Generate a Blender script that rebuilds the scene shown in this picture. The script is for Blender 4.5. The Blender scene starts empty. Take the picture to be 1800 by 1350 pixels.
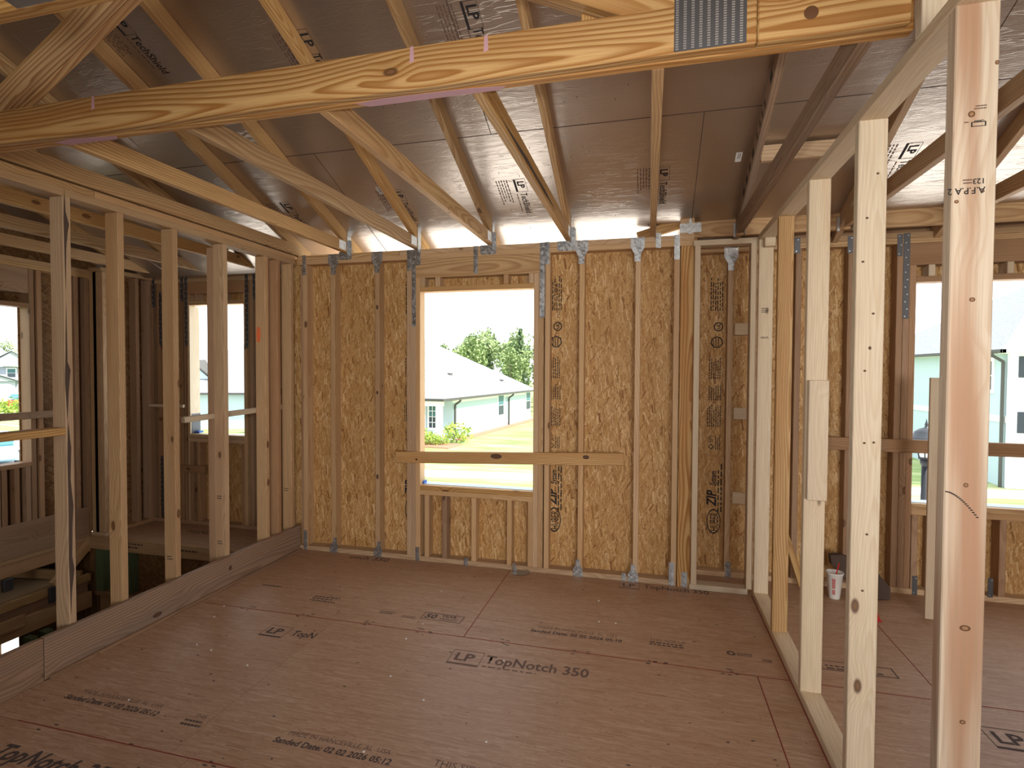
import bpy, math, random
from mathutils import Matrix, Vector
random.seed(7)
S = bpy.context.scene
COL = S.collection

# ------------------------------------------------------------------ camera
def cam_axes(yaw, pitch, roll):
    cy, sy = math.cos(yaw), math.sin(yaw)
    rz = Matrix(((cy, sy, 0), (-sy, cy, 0), (0, 0, 1)))
    b = Matrix(((1, 0, 0), (0, 0, -1), (0, 1, 0)))
    cp, sp = math.cos(pitch), math.sin(pitch)
    rx = Matrix(((1, 0, 0), (0, cp, -sp), (0, sp, cp)))
    cr, sr = math.cos(roll), math.sin(roll)
    rr = Matrix(((cr, -sr, 0), (sr, cr, 0), (0, 0, 1)))
    return rr @ rx @ b @ rz
EYE = 1.518
m = cam_axes(math.radians(14.2563), math.radians(1.4557), math.radians(0.2695))
cd = bpy.data.cameras.new('camera')
cd.sensor_width = 36; cd.sensor_fit = 'HORIZONTAL'; cd.lens = 946.2 / 1800 * 36
cd.clip_start = 0.05; cd.clip_end = 500
cam = bpy.data.objects.new('camera', cd); COL.objects.link(cam)
r = m[0]; u = -m[1]; bk = -m[2]
cam.matrix_world = Matrix(((r[0], u[0], bk[0], 0), (r[1], u[1], bk[1], 0), (r[2], u[2], bk[2], EYE), (0, 0, 0, 1)))
S.camera = cam
S.cycles.max_bounces = 6; S.cycles.diffuse_bounces = 4; S.cycles.glossy_bounces = 3; S.cycles.transmission_bounces = 2

# ------------------------------------------------------------------ light
S.view_settings.view_transform = 'Standard'; S.view_settings.look = 'None'
S.view_settings.gamma = 1; S.view_settings.use_curve_mapping = False
S.view_settings.exposure = 0.0
w = bpy.data.worlds.new('sky'); S.world = w; w.use_nodes = True
bgn = w.node_tree.nodes['Background']
bgn.inputs[0].default_value = (0.86, 0.93, 1.0, 1); bgn.inputs[1].default_value = 2.8
def light(name, kind, energy, loc, rot, color=(1, 1, 1), **k):
    d = bpy.data.lights.new(name, kind); d.energy = energy; d.color = color
    for a, v in k.items(): setattr(d, a, v)
    o = bpy.data.objects.new(name, d); COL.objects.link(o); o.location = loc; o.rotation_euler = rot
    return o
R = math.radians
light('sun', 'SUN', 10, (20, -20, 40), (R(40), 0, R(86)), (1, .95, .87), angle=R(.6))
# daylight coming in through the window behind the photographer
light('rear_opening_daylight', 'AREA', 185, (2.4, -4.3, 1.5), (R(90), 0, R(14)), (1, .95, .88), shape='RECTANGLE', size=2.0, size_y=1.5)
light('camera_flash', 'SPOT', 115, (-.04, .0, 1.63), (R(92), 0, R(7)), (1, .93, .84), spot_size=R(112), spot_blend=1.0, shadow_soft_size=.04)

# ------------------------------------------------------------------ materials
MAT = {}
class NT:
    def __init__(s, name):
        s.m = bpy.data.materials.new(name); s.m.use_nodes = True
        s.t = s.m.node_tree; s.t.nodes.clear(); MAT[name] = s.m
        s.out = s.n('ShaderNodeOutputMaterial')
    def n(s, kind, ins=None, **at):
        x = s.t.nodes.new(kind)
        for k, v in at.items(): setattr(x, k, v)
        for k, v in (ins or {}).items():
            if hasattr(v, 'is_output') or isinstance(v, bpy.types.NodeSocket): s.t.links.new(v, x.inputs[k])
            else: x.inputs[k].default_value = v
        return x
    def math(s, op, a, b=0.0, c=0.0):
        return s.n('ShaderNodeMath', {0: a, 1: b, 2: c}, operation=op).outputs[0]
    def vec(s, op, a, b=(0, 0, 0)):
        return s.n('ShaderNodeVectorMath', {0: a, 1: b}, operation=op).outputs[0]
    def mix(s, f, a, b, mode='MIX'):
        x = s.n('ShaderNodeMix', data_type='RGBA', blend_type=mode)
        for i, v in ((0, f), (6, a), (7, b)):
            if isinstance(v, bpy.types.NodeSocket): s.t.links.new(v, x.inputs[i])
            else: x.inputs[i].default_value = v if i == 0 else (*v, 1) if len(v) == 3 else v
        return x.outputs[2]
    def ramp(s, f, stops):
        x = s.n('ShaderNodeValToRGB', {0: f}); e = x.color_ramp.elements
        while len(e) > 1: e.remove(e[0])
        e[0].position = stops[0][0]; e[0].color = (*stops[0][1], 1)
        for p, c in stops[1:]:
            k = e.new(p); k.color = (*c, 1)
        return x.outputs[0]
    def rmap(s, v, a, b, c=0.0, d=1.0, kind='LINEAR'):
        return s.n('ShaderNodeMapRange', {0: v, 1: a, 2: b, 3: c, 4: d}, interpolation_type=kind).outputs[0]
    def bsdf(s, color, rough=.7, metal=0.0, normal=None, spec=.4, **kw):
        p = s.n('ShaderNodeBsdfPrincipled')
        for k, v in (('Base Color', color), ('Roughness', rough), ('Metallic', metal), ('Specular IOR Level', spec)):
            if isinstance(v, bpy.types.NodeSocket): s.t.links.new(v, p.inputs[k])
            else: p.inputs[k].default_value = (*v, 1) if k == 'Base Color' and len(v) == 3 else v
        for k, v in kw.items(): p.inputs[k.replace('_', ' ')].default_value = v
        if normal: s.t.links.new(normal, p.inputs['Normal'])
        s.t.links.new(p.outputs[0], s.out.inputs[0]); return p

def flat(name, col, rough=.7, metal=0.0, **kw):
    t = NT(name); t.bsdf(col, rough, metal, **kw)

def wood(name, light_c, dark_c, rings=170, contrast=.6, red=None, redmix=0.0, knots=.5, vary=.22, rough=.62):
    """sawn softwood; grain runs along local X, growth rings come from a pith line beside the board"""
    t = NT(name)
    co = t.n('ShaderNodeTexCoord').outputs['Object']
    rnd = t.n('ShaderNodeObjectInfo').outputs['Random']
    r2 = t.math('FRACT', t.math('MULTIPLY', rnd, 37.31)); r3 = t.math('FRACT', t.math('MULTIPLY', rnd, 91.7))
    off = t.n('ShaderNodeCombineXYZ', {0: t.math('MULTIPLY', rnd, 53.0), 1: t.math('MULTIPLY', r2, 11.0), 2: t.math('MULTIPLY', r3, 7.0)}).outputs[0]
    p = t.vec('ADD', co, off)
    # knots
    kv = t.n('ShaderNodeTexVoronoi', {'Vector': t.vec('MULTIPLY', p, (3.6, 7.5, 7.5)), 'Scale': 1.0, 'Randomness': 1.0})
    kd = kv.outputs['Distance']
    ksel = t.math('LESS_THAN', t.n('ShaderNodeSeparateColor', {0: kv.outputs['Color']}).outputs[0], knots)
    kw = t.math('MULTIPLY', t.rmap(kd, 0.0, .42, 1, 0, 'SMOOTHSTEP'), ksel)
    core = t.math('MULTIPLY', t.rmap(kd, .07, .13, 1, 0, 'SMOOTHSTEP'), ksel)
    # ring distance
    nz = t.n('ShaderNodeTexNoise', {'Vector': t.vec('MULTIPLY', p, (1.1, 3, 3)), 'Scale': 1.0, 'Detail': 1.0}).outputs[0]
    sp = t.n('ShaderNodeSeparateXYZ', {0: co})
    y = t.math('ADD', sp.outputs[1], t.math('MULTIPLY', t.math('SUBTRACT', r2, .5), .16))
    z = t.math('ADD', sp.outputs[2], t.math('MULTIPLY', t.math('ADD', r3, .12), .09))
    d = t.math('SQRT', t.math('ADD', t.math('MULTIPLY', y, y), t.math('MULTIPLY', z, z)))
    d = t.math('ADD', d, t.math('MULTIPLY', nz, .13)); d = t.math('ADD', d, t.math('MULTIPLY', kw, .022))
    fr = t.math('FRACT', t.math('MULTIPLY', d, rings))
    band = t.math('MULTIPLY', t.rmap(fr, .25, .86, 0, 1, 'SMOOTHSTEP'), t.rmap(fr, .9, 1.0, 1, 0))
    fine = t.n('ShaderNodeTexNoise', {'Vector': t.vec('MULTIPLY', p, (6, 260, 260)), 'Scale': 1.0, 'Detail': 2.0}).outputs[0]
    big = t.n('ShaderNodeTexNoise', {'Vector': t.vec('MULTIPLY', p, (.7, 9, 9)), 'Scale': 1.0, 'Detail': 2.0}).outputs[0]
    c = t.mix(t.math('MULTIPLY', band, contrast), light_c, dark_c)
    if red: c = t.mix(t.math('MULTIPLY', t.rmap(big, .48, .64, 0, 1, 'SMOOTHSTEP'), redmix), c, red)
    c = t.mix(t.math('MULTIPLY', t.rmap(fine, .42, .75), .35), c, tuple(v * .62 for v in dark_c))
    c = t.mix(t.math('MULTIPLY', kw, .28), c, dark_c)
    c = t.mix(t.math('MULTIPLY', core, .9), c, (.075, .032, .014))
    c = t.mix(t.math('MULTIPLY', t.math('MULTIPLY', t.rmap(kd, .03, .09, 1, 0, 'SMOOTHSTEP'), ksel), .75), c, (.24, .125, .06))
    hs = t.n('ShaderNodeHueSaturation', {'Hue': .5, 'Saturation': t.rmap(r2, 0, 1, .88, 1.1), 'Value': t.rmap(rnd, 0, 1, 1 - vary, 1 + vary), 'Fac': 1.0, 'Color': c}).outputs[0]
    t.bsdf(hs, rough, spec=.35)

def osb(name, a, b, c, d, size=(10, 60), angles=(1.3, -.95, .8, -.6, .15, -.35, .5, -.1), contrast=1.0, stain=None, rough=.6, spec=.3, specks=.6):
    """strand board: layers of separate strands, each with its own length, direction and tone"""
    t = NT(name)
    co = t.n('ShaderNodeTexCoord').outputs['Object']
    rnd = t.n('ShaderNodeObjectInfo').outputs['Random']
    p = t.vec('ADD', co, t.n('ShaderNodeCombineXYZ', {0: t.math('MULTIPLY', rnd, 31.0), 1: t.math('MULTIPLY', rnd, 17.0), 2: 0.0}).outputs[0])
    wn = t.n('ShaderNodeTexNoise', {'Vector': p, 'Scale': 14.0, 'Detail': 1.0}).outputs['Color']
    pw = t.vec('ADD', p, t.n('ShaderNodeVectorMath', {0: wn, 'Scale': .007}, operation='SCALE').outputs[0])
    col = t.mix(t.n('ShaderNodeSeparateColor', {0: wn}).outputs[0], d, b)
    for i, ang in enumerate(angles):
        k = (1.0, .8, 1.25, .9, 1.1, .7, 1.3, 1.0)[i % 8]
        q = t.n('ShaderNodeMapping', {'Vector': pw, 'Rotation': (0, 0, ang), 'Scale': (1 / (size[0] * k), 1 / (size[1] * k), 1), 'Location': (i * .371, i * .137, 0)}, vector_type='TEXTURE').outputs[0]
        sq = t.n('ShaderNodeSeparateXYZ', {0: q})
        row = t.math('FLOOR', sq.outputs[1])
        x = t.math('ADD', sq.outputs[0], t.math('MULTIPLY', t.math('FRACT', t.math('MULTIPLY', row, .61803)), 3.0))
        cell = t.n('ShaderNodeCombineXYZ', {0: t.math('FLOOR', x), 1: row, 2: i * 1.7}).outputs[0]
        wc = t.n('ShaderNodeSeparateColor', {0: t.n('ShaderNodeTexWhiteNoise', {'Vector': cell}).outputs['Color']})
        fx = t.math('ABSOLUTE', t.math('SUBTRACT', t.math('FRACT', x), .5)); fy = t.math('ABSOLUTE', t.math('SUBTRACT', t.math('FRACT', sq.outputs[1]), .5))
        m1 = t.math('LESS_THAN', fx, t.math('MULTIPLY_ADD', wc.outputs[0], .3, .2)); m2 = t.math('LESS_THAN', fy, t.math('MULTIPLY_ADD', wc.outputs[1], .34, .09))
        cc = t.ramp(wc.outputs[2], ((.0, d), (.09, c), (.45, b), (.82, tuple(v_ + (u_ - v_) * .35 for u_, v_ in zip(a, b))), (.98, a)))
        col = t.mix(t.math('MULTIPLY', m1, m2), col, cc)
    fib = t.n('ShaderNodeTexNoise', {'Vector': t.vec('MULTIPLY', pw, (16, 120, 1)), 'Scale': 1.0, 'Detail': 1.0}).outputs[0]
    col = t.mix(t.rmap(fib, .45, .8, 0, .5), col, d)
    if contrast < 1: col = t.mix(contrast, tuple((x_ + y_) / 2 for x_, y_ in zip(b, c)), col)
    sv_ = t.n('ShaderNodeTexVoronoi', {'Vector': p, 'Scale': 11.0}, voronoi_dimensions='2D')
    sel = t.math('LESS_THAN', t.n('ShaderNodeSeparateColor', {0: sv_.outputs['Color']}).outputs[0], .3)
    col = t.mix(t.math('MULTIPLY', t.math('MULTIPLY', t.rmap(sv_.outputs['Distance'], .03, .07, 1, 0), sel), specks), col, (.06, .03, .02))
    ln = t.n('ShaderNodeTexNoise', {'Vector': p, 'Scale': 1.1, 'Detail': 2.0}).outputs[0]
    col = t.mix(t.rmap(ln, .35, .7, 0, .3), col, stain or tuple(x_ * .75 for x_ in c))
    t.bsdf(col, rough, spec=spec)

wood('wood_spruce', (.70, .605, .465), (.60, .465, .315), 110, .5, (.57, .41, .275), .3, .45, .07)
wood('wood_spruce_red', (.70, .59, .455), (.56, .40, .26), 100, .5, (.44, .225, .115), .95, .4, .03)
wood('wood_yellow_pine', (.60, .395, .185), (.33, .15, .045), 60, .95, (.42, .19, .06), .5, .3, .08)
wood('wood_truss', (.58, .385, .185), (.36, .18, .062), 85, .75, (.44, .23, .09), .4, .35, .14)
wood('wood_wall', (.59, .415, .25), (.42, .25, .13), 105, .6, (.42, .235, .12), .4, .45, .14)
wood('wood_brown', (.45, .285, .17), (.31, .17, .088), 110, .55, (.29, .145, .075), .4, .5, .18)
wood('wood_grey_brown', (.36, .235, .155), (.22, .13, .075), 70, .8, (.235, .175, .135), .5, .35, .08)
wood('wood_treated', (.14, .19, .105), (.08, .115, .06), 120, .5, None, 0, .3, .1)
osb('osb_wall', (.78, .56, .31), (.555, .33, .13), (.43, .23, .075), (.225, .095, .03))
osb('osb_floor', (.55, .40, .295), (.45, .295, .20), (.385, .235, .15), (.29, .155, .095), (4.5, 95), (.05, -.12, .3, -.3, .12, -.06, .02), .8, (.36, .19, .12), .5, .35, .25)
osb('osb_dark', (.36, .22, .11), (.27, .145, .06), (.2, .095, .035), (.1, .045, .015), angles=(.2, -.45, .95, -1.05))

t = NT('foil')
co = t.n('ShaderNodeTexCoord').outputs['Object']
dim = t.n('ShaderNodeTexVoronoi', {'Vector': co, 'Scale': 85.0, 'Randomness': .12}).outputs['Distance']
wr = t.n('ShaderNodeTexNoise', {'Vector': t.vec('MULTIPLY', co, (5, 17, 5)), 'Scale': 1.0, 'Detail': 4.0, 'Distortion': .6}).outputs[0]
cr = t.n('ShaderNodeTexNoise', {'Vector': t.vec('MULTIPLY', co, (3, 26, 3)), 'Scale': 1.0, 'Detail': 2.0}).outputs[0]
crease = t.rmap(t.math('ABSOLUTE', t.math('SUBTRACT', cr, .5)), 0, .012, 1, 0)
h = t.math('ADD', t.math('MULTIPLY', dim, .35), t.math('ADD', t.math('MULTIPLY', wr, 1.1), t.math('MULTIPLY', crease, .22)))
bn = t.n('ShaderNodeBump', {'Height': h, 'Strength': .3, 'Distance': .006}).outputs[0]
g1 = t.n('ShaderNodeBsdfGlossy', {'Color': (.61, .55, .50, 1), 'Roughness': .30, 'Normal': bn}).outputs[0]
g2 = t.n('ShaderNodeBsdfGlossy', {'Color': (.61, .55, .50, 1), 'Roughness': .62, 'Normal': bn}).outputs[0]
t.t.links.new(t.n('ShaderNodeMixShader', {0: .27, 1: g1, 2: g2}).outputs[0], t.out.inputs[0])

t = NT('galvanised')
co = t.n('ShaderNodeTexCoord').outputs['Object']
vz = t.n('ShaderNodeTexVoronoi', {'Vector': co, 'Scale': 60.0}).outputs['Color']
sv = t.n('ShaderNodeSeparateColor', {0: vz}).outputs[0]
t.bsdf(t.ramp(sv, ((0, (.33, .36, .4)), (1, (.56, .59, .63)))), t.rmap(sv, 0, 1, .32, .55), .85)
flat('galvanised_bright', (.72, .75, .78), .3, .9)
flat('galvanised_dark', (.12, .125, .14), .5, .7)
flat('ink', (.075, .055, .055), .8); flat('ink_faded', (.15, .095, .08), .8); flat('ink_black', (.022, .02, .024), .8)
flat('chalk_red', (.24, .045, .035), .9); flat('chalk_pink', (.56, .35, .42), .9); flat('paint_orange', (.85, .2, .07), .8)
flat('paper_white', (.75, .76, .78), .6); flat('plastic_red', (.55, .03, .03), .4)
flat('knot_brown', (.13, .055, .022), .7); flat('knot_pale', (.33, .19, .10), .7); flat('brown_felt', (.09, .062, .05), .9); flat('foam_white', (.80, .80, .78), .5)
flat('flashing_blue', (.42, .62, .86), .35); flat('tape_blue', (.05, .14, .5), .5)
flat('fibre_tan', (.52, .42, .29), 1.0)
flat('aqua_siding', (.44, .55, .585), .7); flat('white_trim', (.8, .82, .82), .6); flat('gutter_bronze', (.07, .068, .06), .6)
flat('glass_dark', (.03, .045, .055), .45); flat('glass_teal', (.05, .15, .16), .45)
flat('shutter_slate', (.045, .055, .07), .7); flat('siding_grey', (.36, .40, .46), .7); flat('white_siding', (.82, .83, .84), .7)
flat('concrete', (.62, .60, .56), .85); flat('sand', (.82, .80, .76), .95); flat('mulch', (.36, .16, .10), .95); flat('iron_black', (.012, .014, .018), .6); flat('dome_grey', (.035, .038, .045), .45)
flat('lamp_glass', (.75, .77, .78), .3); flat('bark', (.20, .16, .13), .9)
flat('car_blue', (.25, .42, .55), .25, .2); flat('car_white', (.75, .76, .78), .3); flat('car_red', (.5, .04, .04), .3); flat('tyre', (.03, .03, .03), .8)
t = NT('shingle')
co = t.n('ShaderNodeTexCoord').outputs['Object']
nn = t.n('ShaderNodeTexNoise', {'Vector': co, 'Scale': 14.0, 'Detail': 3.0}).outputs[0]
t.bsdf(t.ramp(nn, ((.3, (.20, .21, .225)), (.7, (.31, .32, .345)))), .9)
t = NT('lawn')
co = t.n('ShaderNodeTexCoord').outputs['Object']
n1 = t.n('ShaderNodeTexNoise', {'Vector': t.vec('MULTIPLY', co, (.35, 1.6, 1)), 'Scale': .8, 'Detail': 6.0}).outputs[0]
t.bsdf(t.ramp(n1, ((.32, (.14, .22, .06)), (.5, (.25, .32, .11)), (.68, (.38, .40, .20)))), .9)
for nm, a, b in (('leaf_bright', (.13, .21, .065), (.28, .34, .14)), ('leaf_dark', (.06, .11, .045), (.14, .20, .08)), ('leaf_shrub', (.16, .27, .03), (.38, .46, .07))):
    t = NT(nm)
    rn = t.n('ShaderNodeTexNoise', {'Vector': t.n('ShaderNodeTexCoord').outputs['Object'], 'Scale': 2.5, 'Detail': 3.0}).outputs[0]
    t.bsdf(t.ramp(rn, ((.35, a), (.65, b))), .7)

# ------------------------------------------------------------------ builders
W = {}
def place(o, mtx, parent=None):
    if parent is not None:
        o.parent = parent; o.matrix_basis = W[parent.name].inverted() @ mtx
    else: o.matrix_basis = mtx
    W[o.name] = mtx
    return o
def link(name, me, mtx=None, parent=None, mat=None):
    o = bpy.data.objects.new(name, me); COL.objects.link(o)
    if mat and me is not None and not me.materials: me.materials.append(MAT[mat])
    return place(o, mtx or Matrix.Identity(4), parent)
def root(name, loc=(0, 0, 0), label=None, cat=None, group=None, kind=None):
    o = bpy.data.objects.new(name, None); COL.objects.link(o); o.empty_display_size = .1
    return tag(place(o, Matrix.Translation(loc)), label, cat, group, kind)
def tag(o, label=None, cat=None, group=None, kind=None):
    for k, v in (('label', label), ('category', cat), ('group', group), ('kind', kind)):
        if v: o[k] = v
    return o
CACHE = {}
def cbox_mesh(L, Wd, T, ch, mat):
    key = (round(L, 4), round(Wd, 4), round(T, 4), ch, mat)
    if key in CACHE: return CACHE[key]
    a, b, c = L / 2, Wd / 2, T / 2
    k = min(ch, a * .45, b * .45, c * .45)
    vs, idx = [], {}
    for sx in (-1, 1):
        for sy in (-1, 1):
            for sz in (-1, 1):
                for ax in range(3):
                    p = [sx * a, sy * b, sz * c]
                    s = (sx, sy, sz)
                    for j in range(3):
                        if j != ax: p[j] -= s[j] * k
                    idx[(sx, sy, sz, ax)] = len(vs); vs.append(p)
    F = []
    def add(f):
        pts = [Vector(vs[i]) for i in f]
        n = (pts[1] - pts[0]).cross(pts[2] - pts[1]); cen = sum(pts, Vector()) / len(pts)
        F.append(f if n.dot(cen) > 0 else f[::-1])
    sg = (-1, 1)
    for s in sg:
        add([idx[(s, p, q, 0)] for p, q in ((-1, -1), (1, -1), (1, 1), (-1, 1))])
        add([idx[(p, s, q, 1)] for p, q in ((-1, -1), (1, -1), (1, 1), (-1, 1))])
        add([idx[(p, q, s, 2)] for p, q in ((-1, -1), (1, -1), (1, 1), (-1, 1))])
    for s in sg:
        for q in sg:
            add([idx[(-1, s, q, 1)], idx[(1, s, q, 1)], idx[(1, s, q, 2)], idx[(-1, s, q, 2)]])
            add([idx[(s, -1, q, 0)], idx[(s, 1, q, 0)], idx[(s, 1, q, 2)], idx[(s, -1, q, 2)]])
            add([idx[(s, q, -1, 0)], idx[(s, q, 1, 0)], idx[(s, q, 1, 1)], idx[(s, q, -1, 1)]])
            for x in sg: add([idx[(x, s, q, 0)], idx[(x, s, q, 1)], idx[(x, s, q, 2)]])
    me = bpy.data.meshes.new('board'); me.from_pydata(vs, [], F); me.materials.append(MAT[mat])
    CACHE[key] = me
    return me
AX = {'X': Matrix(((1, 0, 0), (0, 1, 0), (0, 0, 1))), 'Y': Matrix(((0, -1, 0), (1, 0, 0), (0, 0, 1))), 'Z': Matrix(((0, 0, 1), (0, 1, 0), (-1, 0, 0))).transposed() }
AX['Z'] = Matrix(((0, 0, -1), (0, 1, 0), (1, 0, 0)))
def bx(name, parent, x0, x1, y0, y1, z0, z1, axis, mat, ch=.0025):
    """axis-aligned board; axis = direction of its length (grain)"""
    dx, dy, dz = x1 - x0, y1 - y0, z1 - z0
    L, B, T = {'X': (dx, dy, dz), 'Y': (dy, dx, dz), 'Z': (dz, dy, dx)}[axis]
    me = cbox_mesh(L, B, T, ch, mat)
    M = Matrix.Translation(((x0 + x1) / 2, (y0 + y1) / 2, (z0 + z1) / 2)) @ AX[axis].to_4x4()
    return link(name, me, M, parent)
def bd(name, parent, a, b, wd, th, mat, up=(0, 0, 1), ch=.0025):
    """board along a-b; width lies along 'up', thickness across"""
    a, b = Vector(a), Vector(b); x = (b - a).normalized(); up = Vector(up)
    z = (up - x * up.dot(x)).normalized(); y = z.cross(x)
    me = cbox_mesh((b - a).length, th, wd, ch, mat)
    c = (a + b) / 2
    M = Matrix(((x[0], y[0], z[0], c[0]), (x[1], y[1], z[1], c[1]), (x[2], y[2], z[2], c[2]), (0, 0, 0, 1)))
    return link(name, me, M, parent)
def mesh(name, vs, fs, mat, parent=None, M=None, mats=None):
    me = bpy.data.meshes.new(name); me.from_pydata(vs, [], fs)
    for k in (mats or [mat]): me.materials.append(MAT[k])
    return link(name, me, M, parent)
def prism(name, parent, pts, th, M, mat):
    """2-D outline (local XY) with thickness along local Z"""
    n = len(pts)
    vs = [(x, y, -th / 2) for x, y in pts] + [(x, y, th / 2) for x, y in pts]
    fs = [list(range(n))[::-1], list(range(n, 2 * n))] + [[i, (i + 1) % n, n + (i + 1) % n, n + i] for i in range(n)]
    return mesh(name, vs, fs, mat, parent, M)
def frame(o, x, y):
    o, x, y = Vector(o), Vector(x).normalized(), Vector(y).normalized(); z = x.cross(y)
    return Matrix(((x[0], y[0], z[0], o[0]), (x[1], y[1], z[1], o[1]), (x[2], y[2], z[2], o[2]), (0, 0, 0, 1)))
def merged(name, parent, boxes, mat, M=None):
    """several tiny boxes (x0,x1,y0,y1,z0,z1) in one mesh"""
    vs, fs = [], []
    for x0, x1, y0, y1, z0, z1 in boxes:
        k = len(vs)
        vs += [(x, y, z) for x in (x0, x1) for y in (y0, y1) for z in (z0, z1)]
        fs += [[k + i for i in f] for f in ((0, 1, 3, 2), (4, 6, 7, 5), (0, 4, 5, 1), (2, 3, 7, 6), (0, 2, 6, 4), (1, 5, 7, 3))]
    return mesh(name, vs, fs, mat, parent, M)
def lettering(text, parent, M, size, mat='ink', shear=0.0, bold=0.0, sx=1.0, name='printed_lettering', align='LEFT'):
    c = bpy.data.curves.new('t', 'FONT'); c.body = text; c.size = size; c.shear = shear; c.offset = bold; c.align_x = align
    c.resolution_u = 2; c.fill_mode = 'FRONT' if False else c.fill_mode
    o = bpy.data.objects.new('t', c); me = bpy.data.meshes.new_from_object(o)
    for v in me.vertices: v.co.x *= sx; v.co.z = 0
    bpy.data.objects.remove(o); bpy.data.curves.remove(c)
    me.materials.clear(); me.materials.append(MAT[mat]); me.name = name
    return link(name, me, M, parent)
def small_print(parent, M, lines, width, pitch, mat='ink_faded', hh=.45, name='small_print'):
    """rows of print too fine to read: broken dashes"""
    q = []
    for i in range(lines):
        x = 0; y = -i * pitch
        end = width * random.uniform(.75, 1)
        while x < end:
            l = random.uniform(.018, .05) * width / .35
            q.append((x, min(x + l, end), y, y + pitch * hh, 0, .0003)); x += l + .012 * width / .35
    return merged(name, parent, q, mat, M)
def lathe(name, parent, prof, M, mat, seg=24, a0=0, a1=2 * math.pi):
    vs, fs = [], []
    for rr, zz in prof: vs += [(rr * math.cos(2 * math.pi * i / seg), rr * math.sin(2 * math.pi * i / seg), zz) for i in range(seg)]
    for j in range(len(prof) - 1):
        for i in range(seg):
            a, b = j * seg + i, j * seg + (i + 1) % seg
            fs.append([a, b, b + seg, a + seg])
    o = mesh(name, vs, fs, mat, parent, M)
    for p in o.data.polygons: p.use_smooth = True
    return o

def knot(parent, c, face, rx, ry, mat='knot_brown'):
    """oval knot lying in a board face; face 'y' looks to -Y, 'x' looks to +X"""
    M = frame(c, (1, 0, 0), (0, 0, 1)) if face == 'y' else frame(c, (0, 1, 0), (0, 0, 1))
    k = lathe('knot', parent, ((0, .0005), (.8, .0005), (1, 0)), M @ Matrix.Diagonal((rx, ry, 1, 1)), mat, 16)
    lathe('knot_ring', k, ((.62, .0006), (.8, .0009), (1.05, .0003)), M @ Matrix.Diagonal((rx, ry, 1, 1)), 'brown_felt' if mat == 'knot_brown' else 'knot_brown', 16)
YB = 3.933; SD = .089; ST = .038; ZP = 2.386; ZT = 2.462

# ------------------------------------------------------------------ floor
floor = root('floor', (0, 2, 0), 'sanded reddish strand board subfloor with black stamps and red chalk lines', kind='structure')
g = .0015
panels = {}
for rw, (y0, y1, cuts) in enumerate(((2.865, 4.31, (-2.83, -1.005, 1.345, 3.78, 4.9)), (1.69, 2.865, (-2.83, -1.82, .54, 2.98, 4.9)),
                                     (.47, 1.69, (-2.83, -1.72, .72, 3.16, 4.9)), (-.75, .47, (-2.83, -.6, 1.84, 4.28, 4.9)), (-1.97, -.75, (-2.83, -1.9, .54, 2.98, 4.9)), (-4.4, -1.97, (-2.83, -.6, 1.84, 4.9)))):
    for i in range(len(cuts) - 1):
        panels[rw, i] = bx('floor_panel', floor, cuts[i] + g, cuts[i + 1] - g, y0 + g, y1 - g, -.019, 0, 'X', 'osb_floor', .001)
bx('floor_joist_deck', floor, -2.87, 4.9, -4.4, 4.31, -.06, -.021, 'X', 'osb_dark')
UP = .0006
def on_floor(x, y): return frame((x, y, UP), (1, 0, 0), (0, 1, 0))
def chalk(x0, x1, y0, y1): return merged('chalk_line', floor, [(x0, x1, y0, y1, .0002, .0007)], 'chalk_red')
for a in ((-2.78, .69, 2.862, 2.8675), (.79, 3.5, 2.862, 2.8675), (-2.62, -.9, 1.6875, 1.6925)): chalk(*a)
for a in ((-1.0075, -1.0025, 2.87, 3.92), (.538, .543, 1.9, 2.86), (1.343, 1.3475, 2.87, 3.9), (.688, .693, 1.6, 3.9)): chalk(*a)
def lp_box(parent, x, y, s, mat='ink_faded', frame_fn=on_floor):
    q = [(x, x + 1.75 * s, y - .12 * s, y + .02 * s, 0, .0003), (x, x + 1.75 * s, y + 1.28 * s, y + 1.31 * s, 0, .0003), (x, x + .03 * s, y, y + 1.3 * s, 0, .0003), (x + 1.72 * s, x + 1.75 * s, y, y + 1.3 * s, 0, .0003)]
    merged('printed_logo_box', parent, q, mat, frame_fn(0, 0))
    lettering('LP', parent, frame_fn(x + .22 * s, y + .28 * s), s * 1.05, mat, bold=.028 * s, sx=1.05)
P = panels[1, 1]
lp_box(P, -1.005, 2.60, .098, 'ink_faded'); lettering('TopNotch 350', P, on_floor(-.815, 2.635), .108, 'ink_faded', bold=.0022, sx=.83)
small_print(P, on_floor(-.815, 2.60), 1, .34, .018)
P = panels[1, 0]
lp_box(P, -2.15, 2.60, .085, 'ink'); lettering('TopN', P, on_floor(-1.97, 2.63), .085, 'ink', bold=.002, sx=.72)
P = panels[0, 0]
merged('printed_logo_box', P, [(0, .26, 0, .004, 0, .0003), (0, .26, .085, .089, 0, .0003), (0, .004, 0, .089, 0, .0003), (.256, .26, 0, .089, 0, .0003)], 'ink', on_floor(-1.34, 3.015))
lettering('50', P, on_floor(-1.325, 3.035), .075, 'ink', .15, .002); lettering('YEAR', P, on_floor(-1.22, 3.065), .04, 'ink', 0, .001); small_print(P, on_floor(-1.22, 3.045), 2, .13, .015)
small_print(P, on_floor(-1.62, 3.04), 2, .12, .02, 'ink'); small_print(P, on_floor(-1.46, 3.02), 2, .1, .018, 'ink_faded'); small_print(P, on_floor(-2.15, 3.13), 3, .2, .03, 'ink')
small_print(P, on_floor(-2.62, 3.2), 1, .16, .03, 'ink')
lettering('otch 350', P, on_floor(-2.33, 3.845), .10, 'ink_faded', bold=.002, sx=.95)
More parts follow.
